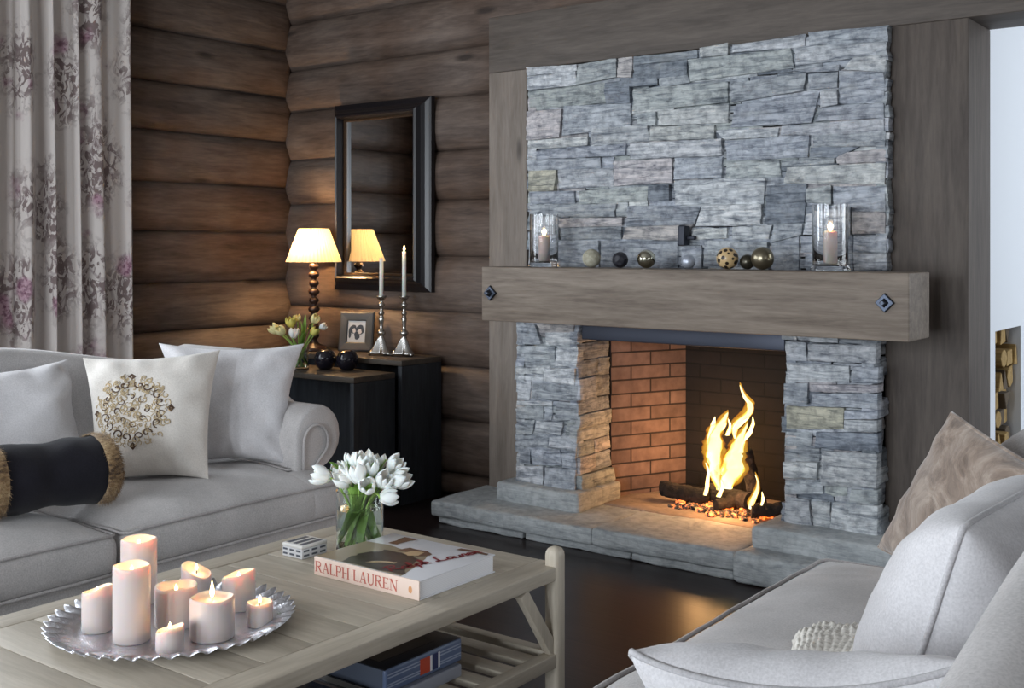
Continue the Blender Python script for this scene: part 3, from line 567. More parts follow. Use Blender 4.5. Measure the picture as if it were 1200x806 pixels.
# ---------------------------------------------------------------- sofas
def loop_pts(x0, x1, y0, y1, z, r, n=5, fn=None):
    pts = []
    for cx_, cy_, a0 in ((x1-r, y1-r, 0), (x0+r, y1-r, 90), (x0+r, y0+r, 180), (x1-r, y0+r, 270)):
        for k in range(n+1):
            a = math.radians(a0+90*k/n); pts.append((cx_+r*math.cos(a), cy_+r*math.sin(a), z))
    out = []
    for i in range(len(pts)):
        a, b = Vector(pts[i]), Vector(pts[(i+1) % len(pts)]); m = max(1, int((b-a).length/.06))
        out += [a.lerp(b, k/m) for k in range(m)]
    return [fn(p) for p in out] if fn else out
def sm(a, b, x): t = min(max((x-a)/(b-a), 0), 1); return t*t*(3-2*t)
M_pipe = fabric('sofa_piping', (170,165,164), (186,181,180))
def sofa(label, tr, y0, y1, ym, splits, loc, ad=.15):
    R = root('sofa', loc, label, 'sofa', None)
    T = lambda mb: setattr(mb, 'v', [tr(*p) for p in mb.v]) or mb
    AW = .23
    T(MB().rbox(.03, .93, y0+.05, y1-.05, .11, .30, r=.02, step=.12)).build('base', M_sofa, R)
    for fy in (y0+.12, y1-.12):
        for fd in (.10, .86):
            T(MB().lathe([(0, 0), (.022, 0), (.030, .11), (.030, .12), (0, .12)], (fd, fy, 0), 12)).build('leg', M_black, R)
    edges = [y0+.02]+splits+[y1-.02]
    for i in range(len(edges)-1):
        a, b = edges[i]+.004, edges[i+1]-.004
        a2 = a+AW-.01 if i == 0 else a; b2 = b-AW+.01 if i == len(edges)-2 else b
        def warp(p, a=a, b=b):
            u = min(max((p[0]+.02)/.84, 0), 1); v = min(max((p[1]-a)/(b-a), 0), 1)
            c = (1-abs(2*u-1)**3.2)*(1-abs(2*v-1)**5)
            z = p[2]
            if z > .37: z += .062*c
            bulge = .012*math.sin(PI*min(max((z-.29)/.14, 0), 1))*(1 if p[0] < .05 else 0)
            wr = .005*noise.noise(Vector((p[0]*7, p[1]*7, i)))
            return (p[0]-bulge, p[1], z+wr*(1 if z > .38 else 0))
        m = MB(); m.rbox(-.01, .80, a2, b2, .298, .418, r=.03, step=.04, fn=warp)
        if a2 != a: m.rbox(-.01, ad+.005, a, a2+.06, .298, .418, r=.03, step=.04, fn=warp)
        if b2 != b: m.rbox(-.01, ad+.005, b2-.06, b, .298, .418, r=.03, step=.04, fn=warp)
        cu = T(m).build('seat_cushion', M_sofa, R)
        m = MB()
        for zz in (.412, .304):
            base = [(.15, a2), (.15, a)] if a2 != a else []
            # piping follows the cushion edge (front and both ends)
            L = [Vector((.5, a2+.008, zz))]
            if a2 != a: L += [Vector((ad+.01, a2+.008, zz)), Vector((ad+.005, a+.008, zz))]
            L += [Vector((.01, a+.008, zz)), Vector((-.006, a+.03, zz)), Vector((-.006, b-.03, zz)), Vector((.01, b-.008, zz))]
            if b2 != b: L += [Vector((ad+.005, b-.008, zz)), Vector((ad+.01, b2-.008, zz))]
            L += [Vector((.5, b2-.008, zz))]
            pts = []
            for p, q in zip(L[:-1], L[1:]):
                n = max(1, int((q-p).length/.05)); pts += [p.lerp(q, k/n) for k in range(n)]
            pts.append(L[-1])
            out = []
            for p in pts:
                w_ = warp(p); out.append((w_[0]-.002, w_[1], w_[2]+(.004 if zz > .4 else -.004)))
            m.tube(out, .0055, 6)
        T(m).build('piping', M_pipe, cu)
    for ya, sg in ((y1-AW, 1), (y0+AW, -1)):
        n_p = 30
        def prof(d, k):
            zo = .19*sm(.30, .62, d)
            pts = [(0, .20), (0, .32), (0, .42), (.003, .50+zo*.5)]
            cyc, czc, rr = .118, .578+zo, .116
            for j in range(15):
                a = math.radians(185-j*(185+75)/14); pts.append((cyc+rr*math.cos(a)*1.0, czc+rr*math.sin(a)))
            pts += [(.125, .44), (.125, .32), (.125, .20)]
            return pts[k]
        NP = 4+15+3
        m = MB()
        def f(u, v):
            d = ad+v*(.95-ad); y, z = prof(d, int(round(u*(NP-1))))
            return (d, ya+sg*y, z)
        m.grid(f, NP-1, 20)
        # rounded front end
        c = [prof(ad, k) for k in range(NP)]; mid = (.09, .42)
        rings = []
        for q, (dd, s_) in enumerate(((ad, 1), (ad-.010, .985), (ad-.016, .95), (ad-.017, .80))):
            rings.append([(dd, ya+sg*(mid[0]+(y-mid[0])*s_), mid[1]+(z-mid[1])*s_) for y, z in c])
        vs = [p for r0 in rings for p in r0]; fs = [(i*NP+k, i*NP+k+1, (i+1)*NP+k+1, (i+1)*NP+k) for i in range(3) for k in range(NP-1)]
        fs.append(tuple(3*NP+k for k in range(NP)))
        m.add(vs, fs)
        ar = T(m).build('arm', M_sofa, R, angle=70)
        # scroll panel outlined by piping
        pp = [(ad-.022, ya+sg*(.035+0), .30)]
        for j in range(17):
            a = math.radians(180-j*(180+35)/16); pp.append((ad-.022, ya+sg*(.100+.062*math.cos(a)), .555+.066*math.sin(a)))
        pp.append((ad-.022, ya+sg*.10, .47)); pp.append((ad-.022, ya+sg*.096, .30))
        m = MB().tube(pp, .006, 6); T(m).build('piping', M_pipe, ar)
    def ztop(y): return .80+.135*math.exp(-((y-ym)/.62)**2)
    m = MB(); yA, yB = y0+.04, y1-.04
    def fb(u, v):
        y = yA+(yB-yA)*u; zt = ztop(y); k = v
        P = [(.70, .28), (.72, .40), (.76, .55), (.80, .70), (.835, zt-.06), (.85, zt-.022), (.875, zt-.004), (.905, zt), (.935, zt-.010), (.952, zt-.035), (.955, zt-.08), (.945, .60), (.94, .40), (.94, .14)]
        i = int(round(k*(len(P)-1))); d, z = P[i]
        e = min(u, 1-u)*(yB-yA); s_ = 1-(1-min(e/.05, 1))**2*.25
        return (.84+(d-.84)*s_, y, z)
    m.grid(fb, 50, 13)
    for e in (0, 1):
        ring = [fb(e, i/13) for i in range(14)]; m.add(ring, [tuple(range(14))])
    T(m).build('backrest', M_sofa, R)
    return R
sofa('grey linen sofa along the log wall under the curtain with curved back and rolled arm', lambda d, y, z: (-3.05-d, y, z), .93, 3.10, 2.03, [2.03], (-3.55, 2.02, 0))
sofa('grey linen sofa in the right foreground with its seat edge facing the hearth', lambda d, y, z: (-1.205+d, y, z), .35, 3.09, 1.75, [1.72], (-.75, 1.72, 0), .40)
# ---------------------------------------------------------------- pillows
def pillow_fn(Cn, T, pinch=.09, seed=0, wr=.011, ex=2.6, sag=0, droop=0, rnd=.0):
    TL, TR, BR, BL = [Vector(c) for c in Cn]; n = (TR-TL).cross(BL-TL).normalized()*-1
    W_ = (TR-TL).length; H_ = (BL-TL).length
    def P(u, v, side, off=0):
        su = u*(1-pinch*(1-v*v)*abs(u)**1.5); sv = v*(1-pinch*(1-u*u)*abs(v)**1.5)
        kk = 1-rnd*abs(u*v)**5; su *= kk; sv *= kk
        a = (su+1)/2; b = (sv+1)/2
        p = (BL*(1-a)+BR*a)*(1-b)+(TL*(1-a)+TR*a)*b
        th = T*(max(0, 1-abs(u)**ex)*max(0, 1-abs(v)**ex))**.5
        th *= 1-droop*v
        q = Vector((p.x*6, p.y*6, p.z*6+seed*3+side)); f = min(1, th/T*2.5)
        w_ = noise.noise(q)*wr*1.6+noise.noise(q*2.6)*wr*.7
        # creases running in from the corners
        ang = math.atan2(abs(v), abs(u)); rr = math.hypot(u, v)
        w_ += wr*.55*math.sin(ang*13+seed)*max(0, rr-.5)*1.5
        th += w_*f
        return p+n*(side*th+off)+Vector((0, 0, -sag*(1-u*u)*(b)))
    return P, n
def pillow(label, Cn, T, mat, N=28, piping=None, cat='cushion', name='cushion', group=None, bump=None, **k):
    P, n = pillow_fn(Cn, T, **k); m = MB()
    for side in (1, -1):
        def f(a, b, side=side):
            u = math.sin((2*a-1)*PI/2); v = math.sin((2*b-1)*PI/2)
            p = P(u, v, side)
            if bump: p = p+n*side*bump(u, v)*min(1, 6*(1-abs(u))*1)*min(1, 6*(1-abs(v)))
            return tuple(p)
        m.grid(f, N, N)
    o = single(m, name, mat, label, cat, group)
    if piping:
        pts = []
        for (u0, v0, u1, v1) in ((-1,-1,1,-1), (1,-1,1,1), (1,1,-1,1), (-1,1,-1,-1)):
            for i in range(18): pts.append(P(u0+(u1-u0)*i/18, v0+(v1-v0)*i/18, 1))
        MB().tube(pts, .0055, 6, close=True).build('piping', piping, o)
    return o, P
pillow('pale grey linen pillow at the left frame edge behind the fur trimmed bolster', ((-3.845,1.90,.86), (-3.80,2.32,.885), (-3.64,2.31,.478), (-3.68,1.86,.478)), .085, M_pillow, wr=.018, seed=1)
EP, PE = pillow('ivory pillow embroidered with a brown and gold scrollwork medallion', ((-3.666,2.298,.90), (-3.354,2.659,.918), (-3.262,2.535,.476), (-3.53,2.25,.476)), .095, M_cream, seed=2, pinch=.09, wr=.017)
pillow('pale grey pillow beside the rolled arm behind the embroidered pillow', ((-3.72,2.655,.925), (-3.315,3.035,.918), (-3.25,2.885,.476), (-3.54,2.62,.476)), .09, M_pillow, seed=3, pinch=.12, wr=.019)
# embroidery: scrolls worked as raised cords following the pillow's face
M_thread = plain('brown_thread', (84,62,46), .7); M_gold = plain('tan_thread', (186,166,132), .55)
u0, v0, ru, rv = -.26, .04, .66, .60
def emb(x, y): return PE(u0+x*ru, v0+y*rv, 1, .0012)
def spiral(cx_, cy_, r, a0, turns, sg=1, n=22, x=0):
    return [emb(cx_+r*(1-k/n*.85)*math.cos(a0+sg*2*PI*turns*k/n), cy_+r*(1-k/n*.85)*math.sin(a0+sg*2*PI*turns*k/n)) for k in range(n+1)]
m = MB()
for k in range(4):
    a = k*PI/2; c, s = math.cos(a), math.sin(a)
    for q in range(3):   # little diamond at each compass point
        w_ = .075*(1-q*.3)
        m.tube([emb(.93*c+w_*dx, .93*s+w_*dy) for dx, dy in ((1,0),(0,1),(-1,0),(0,-1))], .0035, 5, close=True, flat=.5)
for k in range(8):
    a = (k+.5)*PI/4
    for sg in (-1, 1):
        m.tube(spiral(.70*math.cos(a+sg*.14), .70*math.sin(a+sg*.14), .13, a+sg*1.2, .95, sg), .0034, 5, flat=.5)
for k in range(8):
    a = k*PI/4
    m.tube(spiral(.34*math.cos(a), .34*math.sin(a), .10, a+1, .8, 1 if k % 2 else -1), .003, 5, flat=.5)
m.tube(spiral(0, 0, .05, 0, 1), .004, 5)
m.build('scroll_embroidery', M_thread, EP)
m = MB(); rr_ = random.Random(3)
for k in range(220):
    a = rr_.uniform(0, 2*PI); q = math.sqrt(rr_.random())*.93
    m.tube(spiral(q*math.cos(a), q*math.sin(a), rr_.uniform(.05, .12), rr_.uniform(0, 6), rr_.uniform(.4, 1.1), rr_.choice((-1, 1)), 10), .0026, 4, flat=.5)
m.build('tracery_embroidery', M_gold, EP)
# bolster with fur ends
def bolster():
    R = root('bolster_cushion', (-3.31, 1.95, .475), 'black velvet bolster cushion with brown fur bands at its ends', 'cushion')
    A, B = Vector((-3.345, 1.712, .585)), Vector((-3.285, 2.17, .575)); d = (B-A).normalized(); sx = d.cross(Vector((0,0,1))).normalized(); L = (B-A).length
    def rad(t):   # t 0..1
        e = min(t, 1-t)*L
        return .114*math.sqrt(max(0, 1-(1-min(e/.05, 1))**2))*(1-.10*math.exp(-((t-.5)/.12)**2))
    def ring(t, a, extra=0):
        r = rad(t)+extra; p = A+d*(t*L); w_ = noise.noise(Vector((math.cos(a)*2, math.sin(a)*2, t*7)))*.006
        return p+sx*(r+w_)*math.cos(a)*1.12+Vector((0,0,1))*(r+w_)*math.sin(a)*.95
    m = MB(); m.grid(lambda u, v: tuple(ring(.16+.68*v, u*2*PI)), 32, 30, closeu=True); m.build('velvet_cover', fabric('black_velvet', (24,23,30), (32,31,38), sheen=.08), R)
    F = NT('brown_fur'); fv = F.noise(F.coord('Object', (1,1,1)), 9, 3); ff = F.noise(F.coord('Object', (1,.35,1)), 120, 3)
    F.color(F.ramp(F.math('MULTIPLY_ADD', ff, .5, F.math('MULTIPLY', fv, .5)), [(.38, (74,54,38)), (.5, (150,122,86)), (.64, (196,172,134))])); F.set(Roughness=.9); F.b.inputs['Sheen Weight'].default_value = .3
    r = random.Random(8)
    for t0, t1 in ((.001, .17), (.83, .999)):
        m = MB(); m.grid(lambda u, v: tuple(ring(t0+(t1-t0)*v, u*2*PI, .004)), 32, 10, closeu=True)
        for k in range(5200):
            t = r.uniform(t0, t1); a = r.uniform(0, 2*PI); p = ring(t, a, .004)
            c_ = A+d*(t*L); nrm = (p-c_).normalized() if (p-c_).length > 1e-4 else d
            if nrm.z < -.9: continue
            dr = (nrm*.7+d*r.uniform(-.5, .5)+Vector((0, 0, -.5))+sx*r.uniform(-.35, .35)).normalized()
            q = p+dr*r.uniform(.010, .020); s = d.cross(nrm).normalized()*.0009 if abs(d.dot(nrm)) < .99 else sx*.0009
            m.add([p-s-nrm*.002, p+s-nrm*.002, q], [(0,1,2)])
        m.build('fur_band', F.m, R)
bolster()
M_ppipe = fabric('pillow_piping', (186,184,186), (200,198,200))
# right sofa pillows
M_brownv = NT('taupe_velvet'); q_ = M_brownv.noise(M_brownv.coord('Object'), 9, 5, .7, 1.2); M_brownv.color(M_brownv.ramp(q_, [(.36, (104,88,76)), (.5, (140,122,108)), (.66, (176,160,146))])); M_brownv.set(Roughness=.75); M_brownv.b.inputs['Sheen Weight'].default_value = .5; M_brownv.bump(q_, .5, .01); M_brownv = M_brownv.m
pillow('taupe brown crushed velvet pillow at the far end of the right sofa', ((-.818,2.89,.885), (-.47,2.54,.80), (-.70,2.70,.478), (-1.06,3.06,.478)), .065, M_brownv, seed=5, pinch=.04, wr=.007, piping=M_brownv)
pillow('large pale grey piped pillow leaning on the right sofa backrest', ((-.475,2.42,.865), (-.505,1.84,.862), (-.625,1.84,.470), (-.60,2.42,.470)), .150, M_pillow, seed=6, droop=.28, pinch=.03, wr=.008, rnd=.03, piping=M_ppipe, N=36, ex=3)
pillow('pale grey piped pillow lying nearest the camera at the bottom edge', ((-.905,1.46,.690), (-.405,1.57,.752), (-.39,1.81,.50), (-.93,1.75,.49)), .085, M_pillow, seed=7, pinch=.06, wr=.009, piping=M_ppipe, N=36, sag=.05, rnd=.07)
def knit(u, v):
    return .006*abs(math.sin(u*34+2*noise.noise(Vector((u*3, v*3, 0)))))*abs(math.sin(v*30))+.003*noise.noise(Vector((u*30, v*30, 2)))
pillow('small cream chunky knit pillow tucked beside the large grey pillow', ((-.93,2.17,.50), (-.68,2.36,.53), (-.60,2.07,.53), (-.86,1.93,.50)), .045, fabric('cream_knit', (226,220,210), (240,236,228), 90, .6), seed=8, N=110, bump=knit)
# ---------------------------------------------------------------- curtain
t = NT('floral_curtain'); uv = t.n('ShaderNodeTexCoord').outputs['UV']
def mp(sc_, loc=(0,0,0)):
    m_ = t.n('ShaderNodeMapping'); m_.inputs['Scale'].default_value = sc_; m_.inputs['Location'].default_value = loc; t.l(uv, m_.inputs[0]); return m_.outputs[0]
cl = t.n('ShaderNodeTexVoronoi'); cl.inputs['Scale'].default_value = 1; cl.inputs['Randomness'].default_value = .55; t.l(mp((3.0, 2.1, 1)), cl.inputs['Vector'])
wob = t.noise(mp((1,1,1)), 14, 4)
clus = t.ramp(t.math('MULTIPLY_ADD', wob, .45, cl.outputs['Distance']), [(.58, (1,1,1,1)), (.80, (0,0,0,1))])
leaf = t.ramp(t.noise(mp((1,.6,1)), 24, 4, .6, 1.6), [(.49, (0,0,0,1)), (.52, (1,1,1,1))])
stem = t.n('ShaderNodeTexVoronoi', feature='DISTANCE_TO_EDGE'); stem.inputs['Scale'].default_value = 1; t.l(mp((14, 9, 1)), stem.inputs['Vector'])
stm = t.ramp(stem.outputs['Distance'], [(.03, (1,1,1,1)), (.06, (0,0,0,1))])
fl = t.n('ShaderNodeTexVoronoi'); fl.inputs['Scale'].default_value = 1; t.l(mp((6.0, 5.0, 1), (.3,.2,0)), fl.inputs['Vector'])
flo = t.ramp(t.math('MULTIPLY_ADD', wob, .2, fl.outputs['Distance']), [(.36, (1,1,1,1)), (.46, (0,0,0,1))])
base = (200,192,187)
c1 = t.mix(t.math('MULTIPLY', t.math('MULTIPLY', leaf, clus), .95), base, (112,96,94))
c1 = t.mix(t.math('MULTIPLY', t.math('MULTIPLY', stm, clus), .45), c1, (120,102,104))
pk = t.mix(t.ramp(t.noise(mp((1,1,1)), 38, 4), [(.44, (0,0,0,1)), (.54, (1,1,1,1))]), (112,64,90), (176,140,154))
c1 = t.mix(t.math('MULTIPLY', t.math('MULTIPLY', flo, clus), .85), c1, pk)
t.color(c1); t.set(Roughness=.9); t.b.inputs['Sheen Weight'].default_value = .2
M_curtain = t.m
CY0, CY1 = 2.30, 3.375
def cx(s):   # fold depth across the curtain
    a = s/(CY1-CY0)
    f = .5*math.sin(s*43+1.2*math.sin(s*9))+.32*math.sin(s*71+2+math.sin(s*17))
    return f
NS = 260; arc = [0]; Ys = []
def cpt(a, z):
    s = a*(CY1-CY0); fl_ = .85+.15*z/2.9; amp = .052+.018*math.sin(z*.6+s*3)
    e = min(1, (CY1-CY0-s)/.07); f = cx(s+.012*math.sin(z*1.3+s*5))*amp*(.25+.75*e)
    y = CY0+s+.012*math.sin(s*43+1.5)+(.02*(1-z/2.9)*a)
    return (-4.955+f, y, z)
prev = cpt(0, 1.5)
for i in range(1, NS+1):
    p = cpt(i/NS, 1.5); arc.append(arc[-1]+math.dist(p, prev)); prev = p
m = MB(); m.grid(lambda u, v: cpt(u, .015+v*2.9), NS, 24, uvfn=lambda u, v: (arc[int(round(u*NS))], v*2.9))
cur = single(m, 'curtain', M_curtain, 'long floral curtain of faded mauve and brown blossoms hanging over the sofa', 'curtain')
sd = cur.modifiers.new('thick', 'SOLIDIFY'); sd.thickness = .003
m = MB().tube([(-4.955, 2.0, 2.95), (-4.955, 3.5, 2.95)], .014, 12); m.lathe([(0,0),(.02,0),(.028,.02),(.02,.045),(0,.05)], (0,0,0), 12)
m.v[-60:] = [(-4.955+x, 3.5+z, 2.95+y) for x, y, z in m.v[-60:]]
single(m, 'curtain_rod', M_black, 'dark rod carrying the floral curtain above the frame', 'curtain rod', angle=40)
# ---------------------------------------------------------------- coffee table
TX0, TX1, TY0, TY1, TZ = -2.497, -1.705, .98, 2.485, .452
CT = root('coffee_table', (-2.14, 1.73, 0), 'limed oak coffee table with round topped posts, slatted shelf and angled braces', 'table')
M_gap = plain('board_gap', (58,50,42), .9)
m = MB(); rl = .08; e = dict(r=.003, step=.3)
m.rbox(TX0, TX0+rl, TY0, TY1, TZ-.036, TZ, **e); m.rbox(TX1-rl, TX1, TY0, TY1, TZ-.036, TZ, **e)
TT = m.build('tabletop', M_tabley, CT, angle=40)
m = MB(); nb = 11; bw = (TY1-TY0)/nb
for k in range(nb):
    m.rbox(TX0+rl+.0008, TX1-rl-.0008, TY0+k*bw+.0007, TY0+(k+1)*bw-.0007, TZ-.034, TZ-.0003, r=.0022, step=.3)
m.build('cross_boards', M_table, TT, angle=40)
px_, py_ = TX1-.008, TY1-.022
for (qx, qy) in ((TX1-.016, TY1-.02), (TX0+.016, TY1-.02), (TX1-.016, TY0+.02), (TX0+.016, TY0+.02)):
    h = .0225; m = MB()
    prof = [(0, 0), (h, 0), (h, .46), (h, .478), (h*.93, .488), (h*.72, .496), (h*.4, .500), (0, .501)]
    def sq(a, r, z):   # squarish section
        c, s = abs(math.cos(a)), abs(math.sin(a)); return (c**4+s**4)**(-.25)*.98
    m.lathe(prof, (qx, qy, 0), 28, fn=sq); m.build('leg', M_tablez, CT, angle=50)
def bar(a, b, w_, h_, name, mat):
    A, B = Vector(a), Vector(b); d = (B-A); L = d.length; d.normalize()
    m = MB().rbox(-w_/2, w_/2, 0, L, -h_/2, h_/2, r=.003, step=.3)
    Mx = Matrix.Translation(A) @ d.to_track_quat('Y', 'Z').to_matrix().to_4x4(); m.xf(Mx); return m.build(name, mat, CT, angle=40)
SZ = .205
for x in (TX1-.016, TX0+.016): bar((x, TY0+.04, SZ), (x, TY1-.04, SZ), .036, .036, 'shelf_rail', M_tabley)
for y in (TY0+.02, TY1-.02): bar((TX0+.036, y, SZ), (TX1-.036, y, SZ), .036, .034, 'shelf_rail', M_table)
for k in range(15):
    y = TY0+.075+k*.0955; m = MB().rbox(TX0+.035, TX1-.035, y-.026, y+.026, SZ-.006, SZ+.012, r=.003, step=.3); m.build('shelf_slat', M_table, CT, angle=40)
for x in (TX1-.016, TX0+.016):
    bar((x, TY1-.17, TZ-.04), (x, TY1-.035, SZ+.022), .022, .034, 'brace', M_tablez)
    bar((x, TY0+.17, TZ-.04), (x, TY0+.035, SZ+.022), .022, .034, 'brace', M_tablez)
for y in (TY1-.02, TY0+.02):
    bar((TX1-.17, y, TZ-.04), (TX1-.035, y, SZ+.022), .022, .034, 'brace', M_tablez)
    bar((TX0+.17, y, TZ-.04), (TX0+.035, y, SZ+.022), .022, .034, 'brace', M_tablez)
# ---------------------------------------------------------------- cube tables
def cube_table(x0, x1, y0, y1, h, label):
    R = root('cube_table', ((x0+x1)/2, (y0+y1)/2, 0), label, 'side table')
    MB().rbox(x0, x1, y0, y1, h-.028, h, r=.003, step=.4).build('top_panel', M_blacktop, R, angle=40)
    for a in (x0, x1-.028): MB().rbox(a, a+.028, y0, y1, 0, h-.0285, r=.003, step=.4).build('side_panel', M_black, R, angle=40)
    MB().box(x0+.028, x1-.028, y1-.02, y1-.002, .0, h-.029).build('back_panel', M_black, R, smooth=False)
    MB().box(x0+.0285, x1-.0285, y0+.002, y1-.021, 0, .025).build('bottom_panel', M_black, R, smooth=False)
cube_table(-4.98, -3.845, 4.17, 4.475, .725, 'taller black cube table against the log wall under the mirror')
cube_table(-4.78, -3.88, 3.87, 4.160, .665, 'lower black cube table with open front beside the sofa arm')
# ---------------------------------------------------------------- mirror
MR = root('wall_mirror', (-4.26, 4.46, 1.05), 'tall mirror in a deep dark frame on the log wall beside the lamp', 'mirror')
x0, x1, z0, z1 = -4.625, -3.905, 1.055, 2.085
M_mf = plain('ebonised_frame', (24,22,26), .35); M_slip = plain('bronze_slip', (70,52,36), .45, .5)
def frame(mb, x0, x1, z0, z1, prof):
    """prof: (inset, y) swept round a rectangle with mitred corners"""
    C4 = [(x0, z0, 1, 1), (x1, z0, -1, 1), (x1, z1, -1, -1), (x0, z1, 1, -1)]; n = len(prof)
    vs = [(cx_+sx*i, y, cz+sz*i) for cx_, cz, sx, sz in C4 for i, y in prof]
    fs = [(k*n+j, ((k+1) % 4)*n+j, ((k+1) % 4)*n+(j+1) % n, k*n+(j+1) % n) for k in range(4) for j in range(n)]
    mb.add(vs, fs); return mb
frame(MB(), x0, x1, z0, z1, [(0, 4.49), (0, 4.462), (.010, 4.455), (.030, 4.445), (.045, 4.428), (.058, 4.405), (.068, 4.398), (.077, 4.402), (.080, 4.425), (.085, 4.452), (.085, 4.49)]).build('frame', M_mf, MR, smooth=False)
frame(MB(), x0+.085, x1-.085, z0+.085, z1-.085, [(-.002, 4.456), (0, 4.448), (.010, 4.446), (.012, 4.456)]).build('slip', M_slip, MR, smooth=False)
MB().box(x0+.086, x1-.086, 4.458, 4.464, z0+.086, z1-.086).build('mirror_glass', plain('silvered_glass', (244,246,248), .015, 1), MR, smooth=False)
# ---------------------------------------------------------------- table lamp
LX, LY, LZ = -4.604, 4.285, .725
LP = root('table_lamp', (LX, LY, LZ), 'lit table lamp with a pleated cream shade on a dark turned wooden stem', 'lamp')
prof = [(0, 0), (.075, 0), (.078, .012), (.06, .028), (.03, .04), (.018, .055)]
z = .06
for k, R_ in enumerate((.030, .032, .029, .032, .028, .031, .028, .030, .027)):
    hh = R_*1.46
    for j in range(1, 8): prof.append((.010+(R_-.010)*math.sin(PI*j/8)**.7, z+hh*j/8))
    prof.append((.011, z+hh)); z += hh+.004
prof += [(.022, z+.004), (.022, z+.014), (.008, z+.02), (.008, .53), (0, .53)]
stem_top = z
MB().lathe(prof, (LX, LY, LZ), 24).build('turned_stem', wood('dark_walnut', (30,18,15), (58,36,29), 'Z', .3, 1, .1, knots=False, spec=.5), LP)
t = NT('pleated_shade'); t.color((236,222,190)); t.set(Roughness=.8)
dif = t.n('ShaderNodeBsdfDiffuse'); dif.inputs[0].default_value = lin((226,208,172)); trl = t.n('ShaderNodeBsdfTranslucent'); trl.inputs[0].default_value = lin((240,214,168))
mx = t.n('ShaderNodeMixShader'); mx.inputs[0].default_value = .27; t.l(dif.outputs[0], mx.inputs[1]); t.l(trl.outputs[0], mx.inputs[2]); t.l(mx.outputs[0], t.t.nodes['Material Output'].inputs[0])
m = MB(); sz0, sz1 = 1.212, 1.394
m.grid(lambda u, v: (LX+(.150-.068*v)*(1+.018*math.cos(u*2*PI*44))*math.cos(u*2*PI), LY+(.150-.068*v)*(1+.018*math.cos(u*2*PI*44))*math.sin(u*2*PI), sz0+(sz1-sz0)*v), 264, 6, closeu=True)
m.build('shade', t.m, LP)
MB().lathe([(.001, 1.254), (.012, 1.256), (.028, 1.29), (.03, 1.31), (.02, 1.335), (.001, 1.345)], (LX, LY, 0), 16).build('bulb', emit('warm_bulb', (1, .78, .45, 1), 16), LP)
point('lamp_light', (LX, LY-.05, 1.30), 14, (1, .62, .30), .03)
# ---------------------------------------------------------------- candlesticks
M_taper = plain('white_candle_wax', (236,232,224), .45, 0, **{'Subsurface_Weight': .4})
def flame_small(mb, c, h, r):
    return mb.lathe([(0, 0), (r*.7, h*.12), (r, h*.3), (r*.8, h*.52), (r*.42, h*.76), (r*.14, h*.93), (0, h)], c, 12)
M_cfl = emit('candle_flame', (1, .72, .32, 1), 9)
def candlestick(x, y, z, ctop, label, clabel, lit):
    R = root('candlestick', (x, y, z), label, 'candlestick', None)
    m = MB()
    def tri(a, r, zz): return 1+.32*math.cos(3*a+.6)*(1 if r > .018 and zz < .09 else 0)
    pr = [(0, .006), (.052, .008), (.054, .016), (.046, .024), (.040, .034), (.030, .055), (.022, .078), (.014, .095), (.012, .102), (.021, .110), (.023, .118), (.018, .128), (.010, .135), (.009, .150), (.012, .175), (.015, .190), (.010, .200), (.008, .205), (.015, .214), (.015, .222), (.008, .230), (.010, .246), (.017, .256), (.018, .264), (.010, .272), (.009, .280), (.020, .292), (.026, .302), (.026, .306), (.012, .306), (0, .306)]
    pr = [(r, q*1.02) for r, q in pr]
    m.lathe(pr, (x, y, z), 30, fn=lambda a, r, q: tri(a, r, q)*(1+.05*math.cos(9*a)))
    m.build('stem', M_silver, R)
    for k in range(3):
        a = (2*PI*k-.6)/3; m = MB(); m.rbox(-.010, .010, -.010, .010, 0, .02, r=.009, step=.02); m.v = [(x+.062*math.cos(a)+p[0], y+.062*math.sin(a)+p[1], z+p[2]) for p in m.v]
        m.build('foot', M_silver, R)
    c = root('taper_candle', (x, y, z+.3125), clabel, 'candle', None)
    MB().lathe([(0, 0), (.0115, 0), (.0105, (ctop-z-.312)), (.007, (ctop-z-.309)), (0, ctop-z-.310)], (x, y, z+.3125), 14).build('wax', M_taper, c)
    MB().tube([(x, y, ctop-.002), (x+.001, y, ctop+.008)], .0010, 6).build('wick', M_wick, c)
    if lit:
        flame_small(MB(), (x, y, ctop+.006), .03, .0062).build('flame', M_cfl, c); point('candle_light', (x, y-.012, ctop+.02), .25, (1, .6, .28), .01)
candlestick(-4.128, 4.32, .725, 1.232, 'ornate silver candlestick on the tall table, the one nearer the photo frame', 'shorter white taper candle in the left silver candlestick', False)
candlestick(-4.005, 4.362, .725, 1.268, 'ornate silver candlestick at the right end of the tall table', 'taller lit white taper candle in the right silver candlestick', True)
